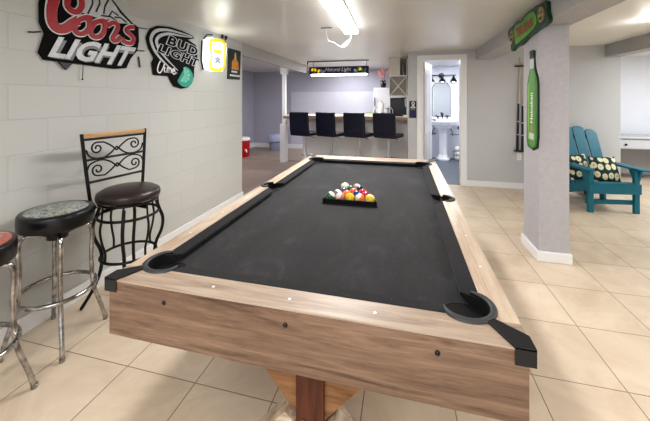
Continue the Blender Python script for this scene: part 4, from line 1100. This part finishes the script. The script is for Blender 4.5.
# ------------------------------------------------------------------ bathroom things
snk = thing('pedestal_sink', 'white pedestal sink with black faucet in the bathroom', 'sink', (.885, 7.55, .004))
m_ = MB(); W, D = .31, .24
poly = [(-W, .26), (-W, -.10), (-W+.06, -.20), (-.12, -.25), (.12, -.25), (W-.06, -.20), (W, -.10), (W, .26)]
m_.prism(poly, lambda u, v, d: (u, v, d), .86, .93); m_.prism([(u*.86, v*.86+.02) for u, v in poly], lambda u, v, d: (u, v, d), .79, .86); m_.prism([(u*.6, v*.6+.05) for u, v in poly], lambda u, v, d: (u, v, d), .72, .79)
m_.box((-W, .20, .93), (W, .26, .96)); m_.build('basin', M['porcelain'], snk, bevel=.012)
MB().lathe([(.15, 0), (.15, .03), (.12, .06), (.095, .12), (.085, .60), (.11, .70), (.13, .74)], (0, .08, 0), 8, False).build('pedestal', M['porcelain'], snk, bevel=.004)
fa = MB(); fa.tube(smooth_pts([(0, .17, .93), (0, .17, 1.03), (0, .12, 1.06), (0, .07, 1.02)], 5), .012, 8)
fa.build('faucet', M['black'], snk)
for sx in (-1, 1):
    h_ = MB(); h_.lathe([(.022, .93), (.014, .95), (.014, .985)], (sx*.10, .17, 0), 12); h_.tube([(sx*.10, .17, .985), (sx*.14, .15, .995)], .008, 8); h_.build('tap_handle', M['black'], snk)
pi = MB()
for sx in (-1, 1): pi.tube(smooth_pts([(sx*.22, .26, .55), (sx*.22, .20, .55), (sx*.20, .19, .66), (sx*.10, .18, .76)], 4), .011, 8)
pi.tube([(-.26, .25, .57), (-.14, .25, .57)], .016, 8); pi.build('water_pipes', M['silver_dk'], snk)

mr = thing('wall_mirror', 'tall mirror with clipped corners and thin black frame above the sink', 'mirror', (.87, 7.85, 1.36))
def mf(u, v, d): return (u, 7.848-d, v)
mo = [(.665, .97), (1.075, .97), (1.075, 1.66), (1.00, 1.765), (.74, 1.765), (.665, 1.66)]
MB().prism(mo, mf, 0, .018).build('frame', M['black'], mr, world=True)
cxm, czm = .87, 1.3675
MB().prism([(cxm+(u-cxm)*.955, czm+(v-czm)*.975) for u, v in mo], mf, .018, .021).build('glass', M['mirror'], mr, world=True)
vl = thing('vanity_light', 'black three-shade vanity light above the bathroom mirror', 'wall light', (.87, 7.85, 1.93))
MB().lathe([(.065, 0), (.065, .03)], (0, 0, 0), 24, mtx=Matrix.Translation((.87, 7.85, 1.93)) @ Matrix.Rotation(PI/2, 4, 'X')).tube([(.87, 7.83, 1.93), (.87, 7.76, 1.93)], .015, 8).build('canopy', M['black'], vl, world=True)
MB().tube([(.60, 7.76, 1.935), (1.18, 7.76, 1.935)], .010, 8).build('bar', M['black'], vl, world=True)
for x in (.64, .885, 1.13):
    s_ = MB(); s_.lathe([(.085, 1.785), (.080, 1.79), (.035, 1.86), (.02, 1.90), (.02, 1.94)], (x, 7.76, 0), 24); s_.build('lamp_shade', M['black'], vl, world=True)
    MB().ball((x, 7.76, 1.80), .028, 12).build('bulb', M['glow'], vl, world=True)
bk2 = thing('wire_basket', 'small white wire basket of tissue rolls beside the sink pedestal', 'basket', (1.19, 7.60, .005))
w_ = MB()
for z in (.02, .11, .20): w_.tube([(.10*math.cos(2*PI*k/20), .10*math.sin(2*PI*k/20), z) for k in range(20)], .004, 6, closed=True)
for k in range(10): a = 2*PI*k/10; w_.tube([(.10*math.cos(a), .10*math.sin(a), 0), (.10*math.cos(a), .10*math.sin(a), .20)], .003, 6)
w_.build('wire_frame', M['silver_dk'], bk2)
for k in range(3):
    o = MB().lathe([(.018, 0), (.052, 0), (.052, .10), (.018, .10)], (0, 0, 0), 20).build('tissue_roll', M['paper'])
    o.location = (1.19, 7.60, .006+k*.102); tag(o, ['white tissue roll at the bottom of the basket stack', 'white tissue roll in the middle of the basket stack', 'white tissue roll on top of the basket stack'][k], 'tissue roll', 'tissue rolls in the basket')
th_ = thing('paper_holder', 'small black wall holder right of the bathroom sink', 'holder', (1.27, 7.85, .72))
MB().box((1.225, 7.79, .69), (1.305, 7.85, .755)).build('bracket', M['black'], th_, bevel=.004, world=True)
MB().tube([(1.06, 7.82, .56), (1.40, 7.82, .56)], .009, 8).build('rail', M['silver_dk'], th_, world=True)

# ------------------------------------------------------------------ ceiling things
cf = thing('ceiling_light', 'long lit fluorescent ceiling fixture above the pool table', 'ceiling light', (-.55, 2.8, CE))
def fx_(u, d): return u+.032*(3.45-d)/1.15
hm = MB(); hm.prism([(-.626, 0), (-.484, 0), (-.484, .03), (-.626, .03)], lambda u, v, d: (fx_(u, d), d, CE-.001-v), 2.13, 3.47); hm.build('housing', M['white'], cf, bevel=.003, world=True)
pr_ = [(-.627, CE-.03), (-.627, CE-.060), (-.621, CE-.064), (-.489, CE-.064), (-.483, CE-.060), (-.483, CE-.03)]
MB().prism(pr_, lambda u, v, d: (fx_(u, d), d, v), 2.14, 3.46).build('diffuser', M['glow'], cf, world=True)
MB().prism([(-.575, 0), (-.530, 0), (-.530, .002), (-.575, .002)], lambda u, v, d: (fx_(u, d), d, CE-.064-v), 2.2, 3.2).build('centre_strip', M['glowdim'], cf, world=True)
cd = cf
pth = smooth_pts([(-.815, 3.36, CE-.005), (-.82, 3.38, 2.08), (-.80, 3.40, 2.02), (-.745, 3.42, 2.005), (-.69, 3.44, 1.965), (-.64, 3.45, 1.955), (-.60, 3.46, 1.985), (-.575, 3.47, 2.03), (-.56, 3.47, 2.10), (-.555, 3.46, CE-.04)], 8)
MB().tube(pth, .0035, 6).build('hanging_cord', M['whitepaint'], cd, world=True)
cw = MB()
a0, a1 = Vector((-.665, 3.45, 1.955)), Vector((-.575, 3.47, 2.03)); d_ = (a1-a0); u_ = d_.normalized().cross(Vector((0, 1, 0))).normalized()
cw.tube([a0+d_*(i/60)+u_*.011*math.cos(i*1.25)+Vector((0, 1, 0))*.011*math.sin(i*1.25) for i in range(61)], .0035, 6)
cw.build('coil', M['whitepaint'], cd, world=True)
MB().box((-.875, 3.345, CE-.008), (-.755, 3.375, CE-.001)).build('ceiling_hook', M['silver_dk'], cd, world=True)
for k, (x, y, lb) in enumerate(((2.33, 3.76, 'round recessed ceiling light right of the main beam'),)):
    rl = thing('recessed_light', lb, 'recessed light', (x, y, CE))
    MB().lathe([(.075, -.008), (.080, -.001)], (0, 0, 0), 28).build('trim_ring', M['silver'], rl)
    MB().lathe([(.055, -.010), (.055, -.0085)], (0, 0, 0), 28).build('lens', M['glow'], rl)

# ------------------------------------------------------------------ lights
def area(name, loc, size, power, col=(1, 1, 1), rot=(0, 0, 0), sy=None):
    l = bpy.data.lights.new(name, 'AREA'); l.energy = power; l.color = col; l.shape = 'RECTANGLE'; l.size = size; l.size_y = sy or size
    o = bpy.data.objects.new(name, l); COL.objects.link(o); o.location = loc; o.rotation_euler = rot; return o
def point(name, loc, power, r=.1, col=(1, 1, 1)):
    l = bpy.data.lights.new(name, 'POINT'); l.energy = power; l.color = col; l.shadow_soft_size = r
    o = bpy.data.objects.new(name, l); COL.objects.link(o); o.location = loc; return o
area('fixture_light', (-.53, 2.8, CE-.075), .14, 26, (1, .99, .98), sy=1.3)
area('rear_fill_light', (-.5, -.7, CE-.04), 1.6, 36, (1, .985, .97))  # added soft fill behind the camera, no fixture modelled
area('right_fill_light', (2.1, 1.2, CE-.04), .9, 22, (1, .985, .97))  # added fill to lift the right-hand wall and ceiling
point('recessed_glow', (2.33, 3.76, CE-.12), 1.5, .06, (1, .97, .92))
area('far_room_light', (4.6, 4.6, CE-.04), 1.6, 60, (.95, .98, 1))
area('bar_light', (-1.25, 6.25, 1.84), .08, 14, (.93, .95, 1), sy=1.1).rotation_euler = (0, 0, PI/2)
area('bar_room_light', (-1.3, 7.4, CE-.03), .9, 20, (.96, .95, 1))
area('alcove_light', (-3.2, 5.6, CE-.03), .8, 12, (.97, .95, 1))
area('bath_light', (1.0, 6.7, CE-.03), .7, 24, (.96, .98, 1))
point('lit_sign_glow', (XL+.16, 3.22, 1.86), 1.6, .10, (.95, 1, .98))

w = bpy.data.worlds.new('world'); SC.world = w; w.use_nodes = True
w.node_tree.nodes['Background'].inputs[0].default_value = (.93, .96, 1, 1)
w.node_tree.nodes['Background'].inputs[1].default_value = .9

SC.view_settings.view_transform = 'Standard'; SC.view_settings.look = 'Medium High Contrast'
SC.view_settings.exposure = 0.48

cam = bpy.data.cameras.new('camera'); co = bpy.data.objects.new('camera', cam); COL.objects.link(co)
co.location = (0, 0, H); co.rotation_euler = (PI/2, 0, .243)
cam.sensor_fit = 'HORIZONTAL'; cam.sensor_width = 36.0; cam.lens = 36*315/650
cam.shift_y = -(210.5-99.6)/650; cam.clip_start = .05
SC.camera = co
